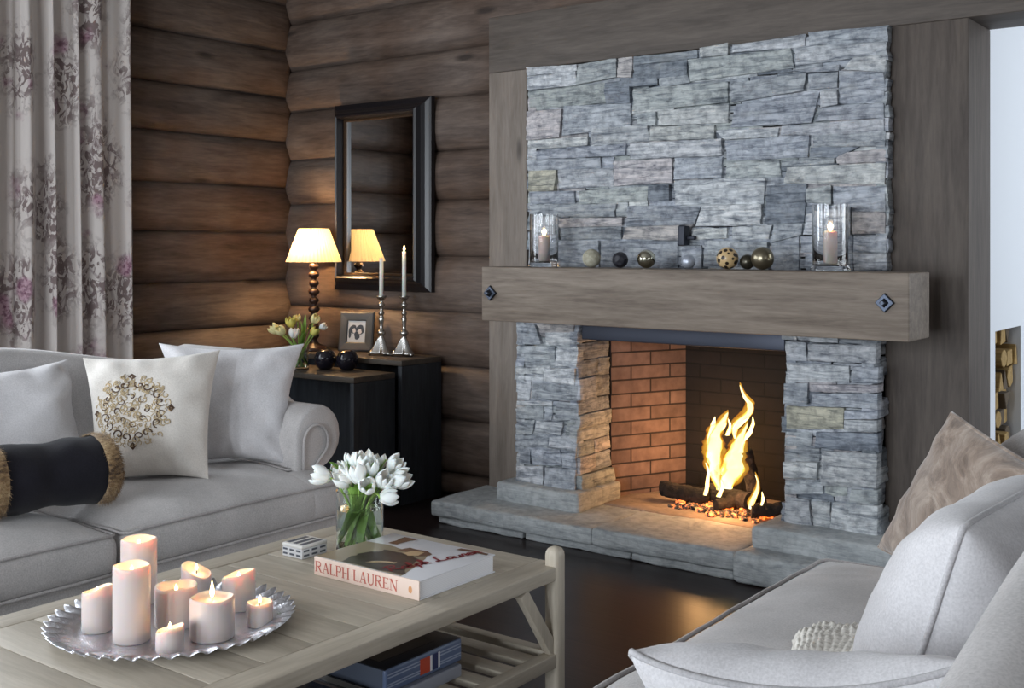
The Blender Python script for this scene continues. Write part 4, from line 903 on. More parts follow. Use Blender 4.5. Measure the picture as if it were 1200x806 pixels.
# ---------------------------------------------------------------- photo frame with an abstract double portrait print
PF = root('photo_frame', (-4.385, 4.37, .725), 'square pewter photo frame with a small black and white picture', 'photo frame')
fx0, fx1, fz0, fz1 = -4.475, -4.29, .727, .945
Rt = Matrix.Translation(Vector((-4.38, 4.38, .727))) @ Matrix.Rotation(math.radians(22), 4, 'Z') @ Matrix.Rotation(math.radians(-9), 4, 'X')
def fr(mb): return mb.xf(Rt)
m = MB(); frame(m, -.1, .1, 0, .215, [(0, .008), (0, -.006), (.008, -.010), (.044, -.006), (.05, 0), (.05, .008)])
m.box(-.098, .098, .004, .008, .002, .213)
fr(m).build('frame', plain('pewter', (74,74,74), .5, .4), PF, smooth=False)
fr(MB().box(-.051, .051, -.001, .002, .049, .166)).build('print', plain('photo_print', (196,200,206), .4), PF, smooth=False)
def blob(mb, cx_, cz, rx, rz, n=20, y=-.0016): mb.add([(cx_, y, cz)]+[(cx_+rx*math.cos(2*PI*k/n)*(1+.15*math.sin(5*k)), y, cz+rz*math.sin(2*PI*k/n)) for k in range(n)], [(0, k+1, (k+1) % n+1) for k in range(n)])
m = MB(); blob(m, -.018, .120, .020, .024); blob(m, .022, .118, .022, .027); blob(m, .004, .085, .016, .022); blob(m, -.038, .10, .008, .03)
fr(m).build('print_shadows', plain('photo_black', (42,44,54), .4), PF, smooth=False)
m = MB(); blob(m, -.014, .112, .009, .013, y=-.0022); blob(m, .020, .108, .010, .014, y=-.0022); fr(m).build('print_highlights', plain('photo_pale', (206,200,200), .4), PF, smooth=False)
fr(MB().box(-.02, .02, .009, .013, .0, .12)).build('easel_back', M_black, PF, smooth=False)
# dark glass balls on the lower table
M_dglass = plain('dark_glazed', (26,24,34), .12)
for k, (x, y) in enumerate(((-4.262, 4.045), (-4.142, 4.085))):
    R = root('candle_holder', (x, y, .665), ('round black glazed candle holder nearest the small flower vase', 'round black glazed candle holder below the silver candlesticks')[k], 'candle holder')
    pr = [(0, 0), (.026, .001), (.046, .018), (.056, .045), (.055, .07), (.044, .092), (.030, .102), (.026, .101), (.024, .088), (0, .085)]
    MB().lathe(pr, (x, y, .665), 28).build('bowl', M_dglass, R)
    MB().lathe([(0, .086), (.018, .086), (.018, .100), (0, .100)], (x, y, .665), 16).build('tealight', plain('tealight_wax', (150,120,90), .5), R)
# ---------------------------------------------------------------- tulips
M_petal = plain('white_tulip_petal', (248,248,242), .55, 0, **{'Subsurface_Weight': .25}); M_petaly = plain('pale_yellow_petal', (226,218,160), .55)
M_petaly2 = plain('yellow_petal', (204,196,100), .55)
M_stem = plain('tulip_stem', (140,176,84), .5); M_leaf = plain('tulip_leaf', (122,160,74), .5)
def tulip(base, mid, head, dirn, size, label, group, mat, seed, open_=.25):
    R = root('tulip', base, label, 'tulip', group)
    B, Mi, Hd = Vector(base), Vector(mid), Vector(head); D = Vector(dirn).normalized()
    pts = []
    for k in range(13):
        q = k/12; pts.append(B*(1-q)**2+Mi*2*q*(1-q)+Hd*q*q)
    MB().tube(pts, .0032, 7).build('stem', M_stem, R)
    rot = D.to_track_quat('Z', 'Y').to_matrix(); r = random.Random(seed); m = MB()
    for k in range(6):
        lay = k % 2; a0 = k*PI/3+r.uniform(-.1, .1); rr = size*(.52 if lay else .47); L = size*1.12*(1 if lay else .95)
        def f(u, v, a0=a0, rr=rr, L=L, lay=lay):
            w_ = math.sin(PI*min(1, .10+v*.86))**.6*(1-v*.12)*.62; ang = a0+(u-.5)*2*w_*1.35
            rad = rr*(math.sin(PI*(.10+.70*v))**.75)*(1+open_*v*v*.8)+(.0012 if lay else 0)
            rad *= 1-.13*(abs(u-.5)*2)**2
            return tuple(Hd+rot @ Vector((rad*math.cos(ang), rad*math.sin(ang), L*v*(1-.10*(abs(u-.5)*2)**2))))
        m.grid(f, 8, 9)
    o = m.build('bloom', mat, R); s = o.modifiers.new('thick', 'SOLIDIFY'); s.thickness = .0008
    return R
def leaf(mb, B, Mi, T_, w_):
    B, Mi, T_ = Vector(B), Vector(Mi), Vector(T_); n = 12; s = (T_-B).cross(Vector((0,0,1)))
    if s.length < 1e-4: s = Vector((1,0,0))
    s.normalize()
    def f(u, v):
        p = B*(1-v)**2+Mi*2*v*(1-v)+T_*v*v; ww = w_*math.sin(PI*(.1+.9*v))**.7
        return tuple(p+s*ww*(u-.5)+Vector((0,0,1))*ww*.5*(abs(u-.5)*2)**2)
    mb.grid(f, 4, n)
def ppt(x, y, d):   # photograph measurement at a known distance, as a place in the room
    u = (x-600)/1323; return Vector(((-.6032+.7976*u)*d, (.7976+.6032*u)*d, 1.3+(288-y)/1323*d))
M_vglass = glass('vase_glass', (.97, 1, .98, 1)); M_water = glass('vase_water', (.90,.97,.90,1), 0, 1.33)
def vase_of_tulips(c, r, h, heads, wl, vlabel, group, tlabel, mats, size, leaves, d0):
    cx_, cy_, cz = c
    V = root('glass_vase', c, vlabel, 'vase')
    MB().lathe([(0, 0), (r, 0), (r*1.0, .004), (r, h), (r-.003, h), (r-.0035, .012), (0, .012)], c, 40).build('glass', M_vglass, V, angle=50)
    MB().lathe([(0, .0125), (r-.0036, .0125), (r-.0036, wl), (0, wl)], c, 40).build('water', M_water, V, angle=50)
    rg = random.Random(len(heads))
    for k, (x, y, dd, dx, dz, sz) in enumerate(heads):
        Hd = ppt(x, y, d0+dd); a = math.atan2(Hd.y-cy_, Hd.x-cx_); br = r*.85*rg.random()**.5
        base = (cx_-br*math.cos(a+rg.uniform(-.6, .6)), cy_-br*math.sin(a), cz+.014)
        mouth = Vector((cx_+(r*.75)*math.cos(a)*min(1, math.hypot(Hd.x-cx_, Hd.y-cy_)/r), cy_+(r*.75)*math.sin(a)*min(1, math.hypot(Hd.x-cx_, Hd.y-cy_)/r), cz+h))
        mid = mouth*2-(Vector(base)+Hd)*.5; mid = mouth*.5+mid*.5
        Rv = Vector((.7976, .6032, 0)); Fv = Vector((-.6032, .7976, 0))
        D = Rv*dx+Vector((0,0,1))*dz-Fv*(.35 if k % 3 else -.1)
        tulip(base, mid, tuple(Hd-D.normalized()*sz*.5), D, sz, tlabel[k] if isinstance(tlabel, list) else tlabel, group, mats[k % len(mats)], k+3, .15+.25*(k % 3 == 0))
    m = MB()
    for (x, y, dd, ww) in leaves:
        T_ = ppt(x, y, d0+dd); a = math.atan2(T_.y-cy_, T_.x-cx_)
        Bq = Vector((cx_-r*.7*math.cos(a+.5), cy_-r*.7*math.sin(a+.5), cz+.015)); Mo = Vector((cx_+r*.6*math.cos(a), cy_+r*.6*math.sin(a), cz+h*1.25))
        leaf(m, Bq, Mo, T_, ww)
    lf = m.build('tulip_leaves', M_leaf, None); return tag(lf, vlabel.split(' vase')[0]+' vase bouquet: long green tulip leaves among the stems', 'leaves', kind='stuff')
vc = (-2.245, 2.262, .4525); dv = .6032*2.245+.7976*2.262
HD = [(377,557,0,-.9,.25,.050),(398,552,.04,-.35,.8,.046),(403,562,-.03,-.6,.5,.050),(415,541,.05,-.1,1,.048),(427,541,.02,0,1,.052),(434,548,-.01,.1,.9,.050),(443,543,.05,.2,1,.046),(462,545,.03,.6,.7,.050),(469,562,-.02,.8,.4,.056),(419,556,-.04,-.2,.7,.050),(431,570,-.06,0,.2,.046),(449,563,-.04,.3,.5,.048),(455,582,-.06,.5,.05,.046),(410,570,.04,-.4,.6,.044)]
pos = ['leftmost white tulip, leaning out over the sofa seat','white tulip second from the left, upright','white tulip leaning left in front, near the left of the bunch','white tulip at the top left of the bunch','white tulip at the very top of the bunch','white tulip just below the topmost bloom','white tulip at the back right of the bunch top','white tulip at the upper right with spread petals','rightmost and largest white tulip in the vase','white tulip facing forward left of centre','white tulip opening toward the camera in the middle','white tulip right of centre behind the lowest bloom','lowest white tulip, drooping at the right of the glass vase','white tulip half hidden behind the left blooms']
vase_of_tulips(vc, .066, .165, HD, .115, 'clear glass cylinder vase of white tulips beside the big book', 'white tulips in the glass vase', pos, [M_petal], .05,
    [(385,541,.04,.030),(407,536,.04,.034),(438,541,-.02,.036),(454,538,.03,.034),(395,566,.0,.030),(425,568,-.02,.036),(468,553,.05,.026),(383,550,.03,.022),(412,572,-.05,.036),(445,572,-.05,.036),(432,545,.05,.03),(402,575,-.03,.03),(456,570,-.02,.03)], dv)
vs_ = (-4.385, 3.985, .665); d2 = .6032*4.385+.7976*3.985
H2 = [(322,386,0,-.6,.6,.05),(329,388,-.05,-.4,.5,.05),(341,378,0,-.1,1,.052),(344,391,-.05,0,.5,.048),(349,373,.05,.1,1,.034),(369,374,.02,.4,.8,.046),(368,389,-.05,.4,.4,.040),(378,383,0,.8,.5,.036)]
p2 = ['leftmost cream tulip in the small vase','cream tulip second from the left in the small vase','tall yellow tulip left of centre in the small vase','pale tulip low in the middle of the small vase','small bud at the top of the small vase','yellow green tulip right of the leaves in the small vase','white tulip low on the right side of the small vase','rightmost small tulip in the small vase']
vase_of_tulips(vs_, .045, .125, H2, .09, 'small glass vase of pale yellow tulips on the lower cube table', 'pale yellow tulips in the small vase', p2, [M_petaly, M_petaly, M_petaly2, M_petal], .05,
    [(358,368,.02,.034),(352,375,.0,.03),(365,378,0,.028),(336,392,0,.024),(356,390,-.03,.03)], d2)
# ---------------------------------------------------------------- things on the mantel
MZ = 1.2065
def hurricane(x, y, r, h, ch, label, cl_):
    R = root('hurricane_glass', (x, y, MZ), label, 'candle holder')
    pr = [(0, 0), (r*1.12, 0), (r*1.14, .006), (r*1.05, .014), (r, .02), (r, h), (r-.003, h), (r-.003, .024), (0, .022)]
    MB().lathe(pr, (x, y, MZ), 40).build('glass', M_glass, R, angle=50)
    c = root('pillar_candle', (x, y, MZ+.0225), cl_, 'candle')
    MB().lathe([(0, 0), (.026, 0), (.026, ch), (.022, ch+.003), (.018, ch-.004), (0, ch-.006)], (x, y, MZ+.0225), 24).build('wax', M_cwax, c)
    MB().tube([(x, y, MZ+.02+ch-.004), (x+.001, y, MZ+.02+ch+.01)], .0012, 6).build('wick', M_wick, c)
    flame_small(MB(), (x, y, MZ+.0225+ch+.002), .036, .0085).build('flame', M_cfl, c)
    point('hurricane_light', (x, y-.0, MZ+.0225+ch+.022), .35, (1, .6, .28), .01)
t = NT('candle_wax'); t.color((200,188,184)); t.set(Roughness=.45); t.b.inputs['Subsurface Weight'].default_value = .7; t.b.inputs['Subsurface Radius'].default_value = (1, .5, .28); t.b.inputs['Subsurface Scale'].default_value = .022
M_cwax = t.m
hurricane(-2.925, 4.105, .064, .235, .11, 'left glass hurricane cylinder with a lit candle on the mantel', 'lit candle inside the left hurricane glass')
hurricane(-1.605, 4.105, .066, .25, .12, 'right glass hurricane cylinder with a lit candle on the mantel', 'lit candle inside the right hurricane glass')
def ball(x, y, r, mat, label, sq=1):
    n = 12; return single(MB().lathe([(max(0, r*math.sin(PI*k/n)), r-r*math.cos(PI*k/n)) for k in range(n+1)], (x, y, MZ), 28), 'decorative_ball', mat, label, 'ball', 'ornamental balls on the mantel')
def spotted(name, base, spots, scale, rough, metal=0, lo=.42, hi=.46):
    t = NT(name); v_ = t.n('ShaderNodeTexVoronoi'); v_.inputs['Scale'].default_value = scale; t.l(t.coord('Object'), v_.inputs['Vector'])
    t.color(t.mix(t.ramp(v_.outputs['Distance'], [(lo, (1,1,1,1)), (hi, (0,0,0,1))]), base, spots)); t.set(Roughness=rough, Metallic=metal); return t.m
t = NT('stone_ball'); g_ = t.noise(t.coord('Object'), 60, 4); t.color(t.ramp(g_, [(.3, (138,134,116)), (.7, (180,176,158))])); t.set(Roughness=.8); MBALL1 = t.m
t = NT('woven_black'); wv = t.n('ShaderNodeTexVoronoi'); wv.inputs['Scale'].default_value = 60; t.l(t.coord('Object'), wv.inputs['Vector']); t.color((34,34,42)); t.set(Roughness=.45); t.bump(wv.outputs['Distance'], .8, .006); MBALL2 = t.m
t = NT('hammered_silver'); wv = t.n('ShaderNodeTexVoronoi'); wv.inputs['Scale'].default_value = 45; t.l(t.coord('Object'), wv.inputs['Vector']); t.color((200,198,180)); t.set(Roughness=.12, Metallic=1); t.bump(wv.outputs['Distance'], .25, .006); MBALL3 = t.m
t = NT('white_grey_glaze'); t.color((172,178,190)); t.set(Roughness=.35, Metallic=.5); MBALL4 = t.m
ball(-2.670, 4.10, .040, MBALL1, 'beige speckled stone ball, first from the left on the mantel')
ball(-2.525, 4.10, .034, MBALL2, 'black woven ball on the mantel')
ball(-2.397, 4.10, .039, MBALL3, 'shiny hammered silver ball on the mantel')
ball(-2.200, 4.10, .029, MBALL4, 'small pale silver ball standing alone mid mantel')
ball(-2.026, 4.10, .044, spotted('leopard', (196,168,124), (44,34,28), 52, .3), 'tan ball with dark leopard spots on the mantel')
ball(-1.955, 4.13, .030, plain('dark_bronze_ball', (76,72,62), .3, .7), 'small dark bronze ball between the spotted and the brass balls')
ball(-1.876, 4.10, .045, plain('aged_brass_ball', (140,132,112), .3, .9), 'large aged brass ball, rightmost on the mantel')
# ---------------------------------------------------------------- tray and candles on the coffee table
TC = (-2.125, 1.552); TB = TZ
M_tray = NT('engraved_silver'); tt = M_tray; en = tt.noise(tt.coord('Object'), 55, 4, .6, 2.5); tt.color((228,229,236)); tt.set(Metallic=1, Roughness=.28); tt.bump(en, .5, .004); M_tray = tt.m
m = MB(); NT_ = 44
prof = [(0, .004), (.10, .004), (.19, .004), (.205, .006), (.212, .010), (.222, .015), (.234, .019), (.246, .022), (.256, .024), (.262, .0235), (.264, .022), (.262, .020), (.25, .018), (.23, .012), (.21, .004), (.19, 0), (0, 0)]
def trf(u, v):
    i = int(round(v*(len(prof)-1))); r, z = prof[i]; a = u*2*PI; s = max(0, (r-.212)/.05)
    w_ = math.cos(a*NT_); return (TC[0]+r*(1+.028*s*w_)*math.cos(a), TC[1]+r*(1+.028*s*w_)*math.sin(a), TB+z+.0062*s*w_)
m.grid(trf, NT_*8, len(prof)-1, closeu=True)
single(m, 'serving_tray', M_tray, 'round silver tray with ruffled rim carrying nine candles', 'tray')
CZ = TB+.0045
CAND = [(-2.318,1.600,.041,.150,0,'tall pillar candle at the back left of the tray'),
 (-2.108,1.437,.039,.160,0,'tallest pillar candle at the front left of the tray'),
 (-2.225,1.430,.033,.090,.01,'short pillar candle at the far left edge of the tray'),
 (-2.118,1.558,.047,.086,0,'wide pillar candle with a deep glowing well in the tray centre'),
 (-1.990,1.448,.029,.046,.008,'smallest round candle at the front rim of the tray'),
 (-2.262,1.722,.036,.058,-.016,'slant topped candle at the back of the tray'),
 (-1.986,1.553,.047,.086,0,'wide pillar candle with tall flame at the front right'),
 (-2.097,1.716,.038,.080,.010,'pillar candle with tilted top at the back right'),
 (-1.966,1.668,.029,.050,0,'small candle at the right rim of the tray')]
for k, (x, y, r, h, tilt, lab) in enumerate(CAND):
    R = root('pillar_candle', (x, y, CZ), 'blush ivory '+lab, 'candle', 'candles on the silver tray')
    wd = (.018, .018, .016, .018, .008, .007, .008, .014, .008)[k]
    pr = [(0, 0), (r*.97, 0), (r, .003), (r, h*.5), (r*1.0, h-.006), (r*.985, h-.001), (r*.93, h+.001), (r*.86, h-.002), (r*.78, h-wd), (r*.3, h-wd-.002), (0, h-wd-.002)]
    m = MB()
    def f(u, v, pr=pr):
        rr, z = pr[int(round(v*(len(pr)-1)))]; a = u*2*PI
        zz = z+(tilt*math.cos(a-.4)*rr/r if z > h*.6 else 0)+(.0015*math.sin(3*a+k) if z > h*.8 else 0); q = 1+.012*math.sin(2*a+k)
        return (x+rr*q*math.cos(a), y+rr*q*math.sin(a), CZ+zz)
    m.grid(f, 36, len(pr)-1, closeu=True); m.build('wax', M_cwax, R, angle=70)
    MB().tube([(x, y, CZ+h-wd-.003), (x+.001, y, CZ+h-wd+.010)], .0011, 6).build('wick', M_wick, R)
    fh = (.012, .012, .014, .015, .016, .018, .038, .012, .018)[k]
    flame_small(MB(), (x, y, CZ+h-wd+.006), fh, .0030+fh*.06).build('flame', M_cfl, R)
    point('candle_light', (x, y, CZ+h-wd+.012), .30, (1, .55, .24), .005)
# ---------------------------------------------------------------- books
M_page = NT('page_edges'); pe = M_page; wv = pe.n('ShaderNodeTexWave'); wv.bands_direction = 'Z'; wv.inputs['Scale'].default_value = 90; wv.inputs['Distortion'].default_value = .4; pe.l(pe.coord('Object'), wv.inputs['Vector']); pe.color(pe.mix(wv.outputs[0], (226,226,230), (240,240,242))); pe.set(Roughness=.8); M_page = pe.m
M_rlsp = plain('blush_spine', (226,204,190), .5); M_red = plain('red_ink', (186,92,78), .5); M_dred = plain('dark_red_ink', (132,24,34), .45)
bx0, bx1, by0, by1, bz0, bz1 = -2.165, -1.803, 2.016, 2.312, TZ, TZ+.047
BK = root('coffee_table_book', ((bx0+bx1)/2, (by0+by1)/2, TZ), 'thick art book with red serif lettering on its pale spine lying beside the vase', 'book')
MB().rbox(bx0, bx1, by0+.004, by1, bz1-.0035, bz1, r=.0012, step=.2).rbox(bx0, bx1, by0+.004, by1, bz0, bz0+.0035, r=.0012, step=.2).build('cover', plain('white_cover', (226,226,230), .3), BK, angle=40)
MB().rbox(bx0, bx1, by0, by0+.0045, bz0, bz1, r=.0015, step=.2).build('spine', M_rlsp, BK, angle=40)
MB().rbox(bx0+.004, bx1-.004, by0+.006, by1-.004, bz0+.0036, bz1-.0036, r=.0008, step=.3).build('page_block', M_page, BK, angle=40)
def flatpoly(mb, pts, z, col=None):
    mb.add([(x, y, z) for x, y in pts], [tuple(range(len(pts)))]); return mb
def cov(a, b): return (bx0+(bx1-bx0)*a, by0+.005+(by1-by0-.005)*b)   # a along the spine, b away from it
def rough(pts, n=5, amp=.012, seed=0):
    out = []
    for i in range(len(pts)):
        a, b = pts[i], pts[(i+1) % len(pts)]
        for k in range(n):
            q = k/n; x = a[0]+(b[0]-a[0])*q; y = a[1]+(b[1]-a[1])*q
            out.append((min(1, max(0, x+amp*noise.noise(Vector((x*9, y*9, seed))))), min(1, max(0, y+amp*noise.noise(Vector((x*9, y*9, seed+5)))))))
    return out
cp = lambda pts, **k: [cov(*p) for p in rough(pts, **k)]
zt = bz1+.0003
pr_ = MB(); flatpoly(pr_, cp([(0,0),(0,.62),(.18,.66),(.42,.62),(.64,.60),(.72,.40),(.80,.12),(.82,0)]), zt); pc = pr_.build('cover_photo', plain('photo_ground', (146,134,112), .35), BK, smooth=False)
flatpoly(MB(), cp([(.24,.02),(.20,.30),(.32,.50),(.52,.56),(.66,.44),(.74,.20),(.80,.02)], amp=.06), zt+.0003).build('photo_figure', plain('photo_dark', (58,46,42), .35), pc, smooth=False)
m = MB(); flatpoly(m, cp([(.36,.58),(.40,.70),(.55,.72),(.66,.62),(.60,.54)], amp=.04), zt+.0006); m.build('photo_figure', plain('photo_brown', (112,82,66), .35), pc, smooth=False); m = MB(); flatpoly(m, cp([(.16,.95),(.18,.72),(.26,.70),(.27,.97)], amp=.03), zt+.0006); m.build('photo_figure', plain('photo_brown', (112,82,66), .35), pc, smooth=False); m = MB(); flatpoly(m, cp([(.70,.90),(.71,.97),(.95,.98),(.95,.93)], amp=.03), zt+.0006)
m.build('photo_figure', plain('photo_brown', (112,82,66), .35), pc, smooth=False)
m = MB(); flatpoly(m, cp([(.44,.52),(.47,.60),(.57,.64),(.60,.56),(.52,.50)], amp=.04), zt+.0009); m.build('photo_figure', plain('photo_tan', (190,164,128), .35), pc, smooth=False); m = MB(); flatpoly(m, cp([(.40,.12),(.42,.18),(.58,.28),(.60,.24)], amp=.04), zt+.0009); m.build('photo_figure', plain('photo_tan', (190,164,128), .35), pc, smooth=False)
# handwritten red title running up the right of the cover, and serif capitals on the spine
def ribbon(mb, pts, ws, to3):
    P = [Vector((a, b)) for a, b in pts]; n = len(P); L = []; Rr = []
    for i in range(n):
        d = (P[min(i+1, n-1)]-P[max(i-1, 0)]); d = d.normalized() if d.length > 1e-9 else Vector((1, 0)); nn_ = Vector((-d.y, d.x)); w_ = ws[i] if isinstance(ws, list) else ws
        L.append(P[i]+nn_*w_/2); Rr.append(P[i]-nn_*w_/2)
    mb.add([to3(*p) for p in L+Rr], [(i, i+1, n+i+1, n+i) for i in range(n-1)])
def crv(ctrl, n=8):
    P = [Vector(c) for c in ctrl]; out = []
    for i in range(len(P)-1):
        p0 = P[max(i-1, 0)]; p1 = P[i]; p2 = P[i+1]; p3 = P[min(i+2, len(P)-1)]
        for k in range(n):
            q = k/n; o_ = .5*((2*p1)+(p2-p0)*q+(2*p0-5*p1+4*p2-p3)*q*q+(3*p1-p0-3*p2+p3)*q**3); out.append(tuple(o_))
    out.append(tuple(P[-1])); return out
SCR = {  # cursive strokes, x advance then strokes
 'R': (.9, [[(.15,0),(.25,.6),(.35,1)], [(0,.8),(.35,1.02),(.75,.9),(.6,.6),(.3,.5),(.6,.2),(.9,0)]]),
 'a': (.55, [[(.45,.42),(.2,.45),(.05,.2),(.2,0),(.4,.2),(.46,.42),(.42,.05),(.58,.05)]]),
 'l': (.32, [[(0,.05),(.25,.6),(.28,1),(.14,.9),(.12,.3),(.2,0),(.34,.08)]]),
 'p': (.5, [[(.0,.1),(.14,.4),(.06,-.45)], [(.12,.3),(.3,.45),(.42,.25),(.3,.02),(.12,.08)]]),
 'h': (.5, [[(0,.05),(.2,.6),(.22,1),(.1,.9),(.08,0),(.2,.35),(.34,.38),(.36,.05),(.5,.05)]]),
 'L': (.8, [[(.5,.9),(.4,1.02),(.28,.8),(.25,.2),(.1,.02),(.0,.1),(.2,.14),(.5,0),(.85,.1)]]),
 'u': (.5, [[(.0,.4),(.05,.1),(.18,0),(.32,.15),(.38,.42),(.36,.05),(.52,.05)]]),
 'r': (.36, [[(.0,.1),(.12,.45),(.28,.38),(.24,.05),(.38,.05)]]),
 'e': (.42, [[(.05,.2),(.32,.28),(.22,.45),(.06,.3),(.1,.05),(.3,.0),(.44,.1)]]),
 'n': (.5, [[(.0,.4),(.06,0),(.14,.3),(.3,.42),(.34,.05),(.52,.05)]]), ' ': (.35, [])}
m = MB(); sx_ = 0
SC = .042
def scr(px2, py2):   # the signature runs away from the spine along the page-edge side
    # baseline from (a .60,b .08) to (a .93,b .93)
    return px2, py2
A0 = Vector(cov(.70, .03)); A1 = Vector(cov(.90, .97)); dd_ = (A1-A0).normalized(); up_ = Vector((-dd_.y, dd_.x)); Ls = (A1-A0).length
word = 'Ralph Lauren'; tot = sum(SCR[c][0] for c in word); kx = Ls/tot; pen = 0
for ch in word:
    wch, strokes = SCR[ch]
    for s_ in strokes:
        p_ = crv([((pen+x_)*kx, y_*SC) for x_, y_ in s_], 6)
        ribbon(m, p_, .0062, lambda a, b: (A0.x+dd_.x*a+up_.x*b, A0.y+dd_.y*a+up_.y*b, zt+.0013))
    pen += wch
m.build('script_title', M_dred, BK, smooth=False)
def arc_(cx_, cy_, rx, ry, a0, a1, n=10): return [(cx_+rx*math.cos(math.radians(a0+(a1-a0)*k/n)), cy_+ry*math.sin(math.radians(a0+(a1-a0)*k/n))) for k in range(n+1)]
TK, TN = .15, .06
def serif(x, y, w_=.3): return ([(x-w_/2, y), (x+w_/2, y)], .05)
GL = {
 'R': (.86, [([(.16,0),(.16,1)], TK), ([(.16,.97),(.45,.97)], TN), (arc_(.45,.75,.22,.22,90,-90), .11), ([(.16,.52),(.45,.52)], TN), ([(.40,.52),(.72,.02)], TK), serif(.16,.025), serif(.16,.975), serif(.76,.025,.2)]),
 'A': (.86, [([(.42,1),(.72,.02)], TK), ([(.42,1),(.14,.02)], TN), ([(.24,.36),(.62,.36)], TN), serif(.14,.025), serif(.72,.025)]),
 'L': (.72, [([(.16,0),(.16,1)], TK), ([(.16,.03),(.6,.03)], TN), ([(.6,.0),(.62,.22)], TN), serif(.16,.975)]),
 'P': (.74, [([(.16,0),(.16,1)], TK), ([(.16,.97),(.42,.97)], TN), (arc_(.42,.72,.22,.25,90,-90), .11), ([(.16,.47),(.42,.47)], TN), serif(.16,.025), serif(.16,.975)]),
 'H': (.92, [([(.16,0),(.16,1)], TK), ([(.74,0),(.74,1)], TK), ([(.16,.5),(.74,.5)], TN), serif(.16,.025), serif(.16,.975), serif(.74,.025), serif(.74,.975)]),
 'U': (.90, [([(.18,1),(.18,.3)]+arc_(.45,.3,.27,.28,180,360)+[(.72,1)], .10), ([(.18,1),(.18,.28)], TK), serif(.18,.975), serif(.72,.975,.22)]),
 'E': (.76, [([(.16,0),(.16,1)], TK), ([(.16,.97),(.62,.97)], TN), ([(.16,.03),(.64,.03)], TN), ([(.16,.51),(.5,.51)], TN), ([(.62,1),(.62,.8)], TN), ([(.65,0),(.65,.2)], TN), serif(.16,.025), serif(.16,.975)]),
 'N': (.94, [([(.16,0),(.16,1)], TN), ([(.16,1),(.76,0)], TK), ([(.76,0),(.76,1)], TN), serif(.16,.025), serif(.14,.975), serif(.76,.975)]), ' ': (.38, [])}
def text(mb, s, to3, x, y, h, kx=1):
    for ch in s:
        w_, st = GL[ch]
        for k_, (pts, wd) in enumerate(st): ribbon(mb, [(x+a*h*kx, y+b*h) for a, b in pts], wd*h, lambda a, b, k_=k_: to3(a, b, k_*.00002))
        x += w_*h*kx
    return x
word = 'RALPH LAUREN'; h_ = .0275; tw = sum(GL[c][0] for c in word)*h_; kx = .290/tw
m = MB(); text(m, word, lambda a, b, o: (a, by0-.0004-o, b), bx0+.004, bz0+.0095, h_, kx); m.build('spine_title', M_red, BK, smooth=False)
m = MB(); blobx = bx1-.028; m.add([(blobx+.006*math.cos(2*PI*k/14), by0-.0004, bz0+.022+.009*math.sin(2*PI*k/14)) for k in range(14)], [tuple(range(14))]); m.build('spine_emblem', plain('ochre_ink', (206,150,104), .5), BK, smooth=False)
# lower shelf books
SH = SZ+.0125
def book(name, x0, x1, y0, y1, z0, z1, ccol, label, spine_x=True, rough_=.25, pages=None):
    R = root('book', ((x0+x1)/2, (y0+y1)/2, z0), label, 'book')
    MB().rbox(x0, x1-.004, y0, y1, z1-.003, z1, r=.001, step=.3).rbox(x0, x1-.004, y0, y1, z0, z0+.003, r=.001, step=.3).build('cover', plain(name+'_cover', ccol, rough_), R, angle=40)
    MB().rbox(x0+.004, x1-.006, y0+.004, y1-.004, z0+.0032, z1-.0032, r=.0008, step=.3).build('page_block', pages or M_page, R, angle=40)
    return R
def shift(*v): return v
ax0, ax1, ay0, ay1 = -2.10, -1.83, 1.93, 2.21
B2 = book('pale_lower', -2.09, -1.815, 1.95, 2.19, SH, SH+.030, (128,132,144), 'grey book under the striped blue book on the lower shelf')
MB().rbox(-1.823, -1.815, 1.95, 2.19, SH, SH+.030, r=.003, step=.1).build('spine', plain('grey_spine', (150,154,166), .4), B2, angle=40)
z0_ = SH+.0302; B1 = book('navy', ax0, ax1, ay0, ay1, z0_, z0_+.058, (34,36,44), 'blue grey book with an orange, white and navy band on its spine, on the shelf', pages=plain('slate_pages', (70,78,94), .6))
m = MB().rbox(ax1-.014, ax1, ay0, ay1, z0_, z0_+.058, r=.007, step=.05); spn = m.build('spine', plain('slate_blue_spine', (92,108,140), .35), B1, angle=60)
m = MB()
for zz in (.014, .020, .036, .043): m.box(ax1-.002, ax1+.0006, ay0+.006, ay1-.006, z0_+zz, z0_+zz+.003)
m.build('spine_stripes', plain('silver_stripe', (158,168,190), .35), spn, smooth=False)
for c_, a, b in (((198,74,44), .120, .156), ((232,232,236), .156, .164), ((34,44,92), .164, .186), ((232,232,236), .186, .193)):
    MB().box(ax1-.002, ax1+.0010, ay0+a, ay0+b, z0_+.010, z0_+.048).build('spine_band', plain('band_%d' % c_[0], c_, .4), spn, smooth=False)
flatpoly(MB(), [(ax0+.03, ay0+.04), (ax1-.05, ay0+.03), (ax1-.04, ay1-.06), (ax0+.05, ay1-.04)], z0_+.0584).build('cover_picture', plain('dim_picture', (66,58,56), .25), B1, smooth=False)
B3 = book('midnight', -2.16, -1.86, 1.55, 1.86, SH, SH+.045, (24,26,52), 'midnight blue book lying left of the striped book on the shelf', pages=plain('dusk_pages', (50,54,72), .6))
MB().rbox(-1.868, -1.860, 1.55, 1.86, SH, SH+.045, r=.004, step=.1).build('spine', plain('midnight_spine', (28,30,60), .35), B3, angle=60)
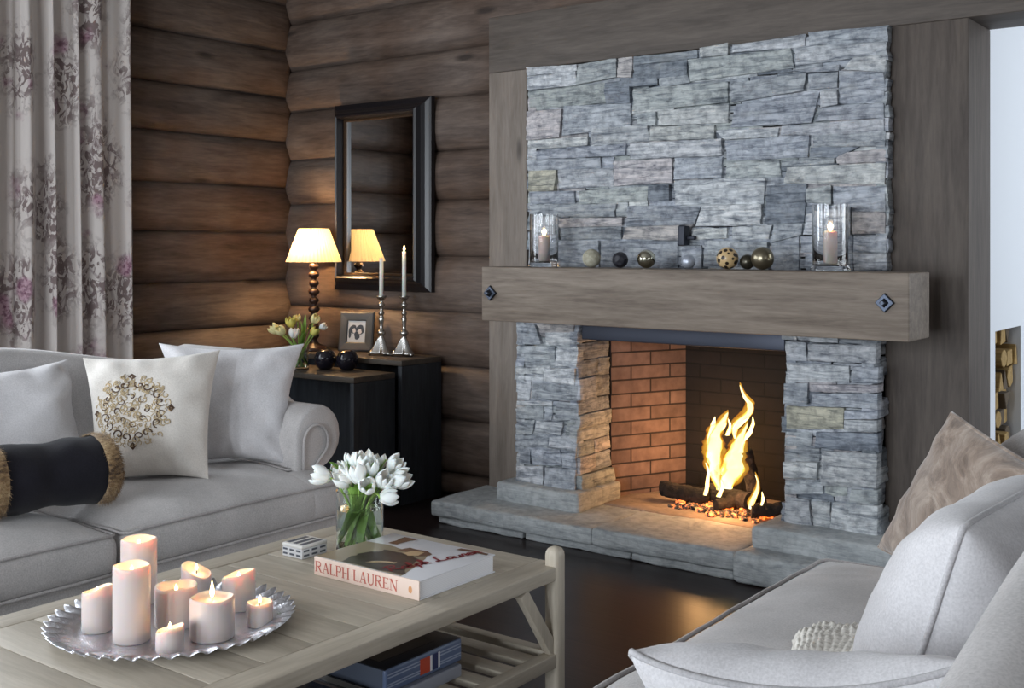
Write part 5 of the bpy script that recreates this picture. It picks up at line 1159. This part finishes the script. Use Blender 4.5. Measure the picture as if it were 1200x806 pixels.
# inlaid box
IB = root('trinket_box', (-2.33, 2.135, TZ), 'small white bone inlaid box on the coffee table left of the vase', 'box')
MB().rbox(-2.37, -2.292, 2.09, 2.182, TZ, TZ+.026, r=.002, step=.05).build('box_body', plain('bone', (214,214,216), .45), IB, angle=40)
MB().rbox(-2.371, -2.291, 2.089, 2.183, TZ+.0265, TZ+.036, r=.003, step=.05).build('lid', plain('bone_lid', (222,220,216), .45), IB, angle=40)
m = MB()
for k in range(3):
    for zz in (.006, .018):
        m.box(-2.2925, -2.2912, 2.096+k*.030, 2.116+k*.030, TZ+zz, TZ+zz+.005)
        m.box(-2.366+k*.026, -2.350+k*.026, 2.0888, 2.0902, TZ+zz, TZ+zz+.005)
    m.box(-2.366+k*.026, -2.350+k*.026, 2.10, 2.172, TZ+.0355, TZ+.0363)
m.build('inlay', plain('grey_inlay', (84,88,98), .5), IB, smooth=False)
# ---------------------------------------------------------------- firewood in the niche
M_fw = wood('split_firewood', (120,96,62), (190,160,104), 'X', .8, 1, .3); M_bark = plain('bark', (92,80,66), .95)
r_ = random.Random(4); z = .1005; k = 0
while z < .90:
    y = N0+.004; rowh = 0
    while y < N1-.05:
        s = min(r_.uniform(.06, .10), N1-.003-y)
        if N1-.003-y-s < .045: s = N1-.004-y
        h = r_.uniform(.065, .09); x1_ = -1.20-r_.uniform(0, .05)
        m = MB(); nsd = r_.choice((3, 4, 5)); a0 = r_.uniform(0, 6)
        if nsd == 3: sec = [(0, 0), (s, 0), (s*r_.uniform(.3, .7), h)] if r_.random() < .6 else [(0, h), (s*r_.uniform(.3, .7), 0), (s, h)]
        elif nsd == 4: sec = [(0, 0), (s, h*.1), (s*.95, h), (s*.1, h*.9)]
        else: sec = [(s*.5+s*.5*math.cos(q*PI/4), h*.5+h*.5*math.sin(q*PI/4)) for q in range(8)]
        n_ = len(sec); vs = [(x1_, y+a, z+b) for a, b in sec]+[(-1.58, y+a, z+b) for a, b in sec]
        m.add(vs, [tuple(range(n_)), tuple(range(2*n_-1, n_-1, -1))]+[(i, (i+1) % n_, n_+(i+1) % n_, n_+i) for i in range(n_)])
        single(m, 'firewood_log', [M_fw, M_bark][k % 4 == 0], 'split log stacked in the white wall niche right of the fireplace', 'log', 'split logs stacked in the niche', smooth=False, bevel=.004)
        k += 1; y += s+.002; rowh = max(rowh, h)
    z += rowh+.001
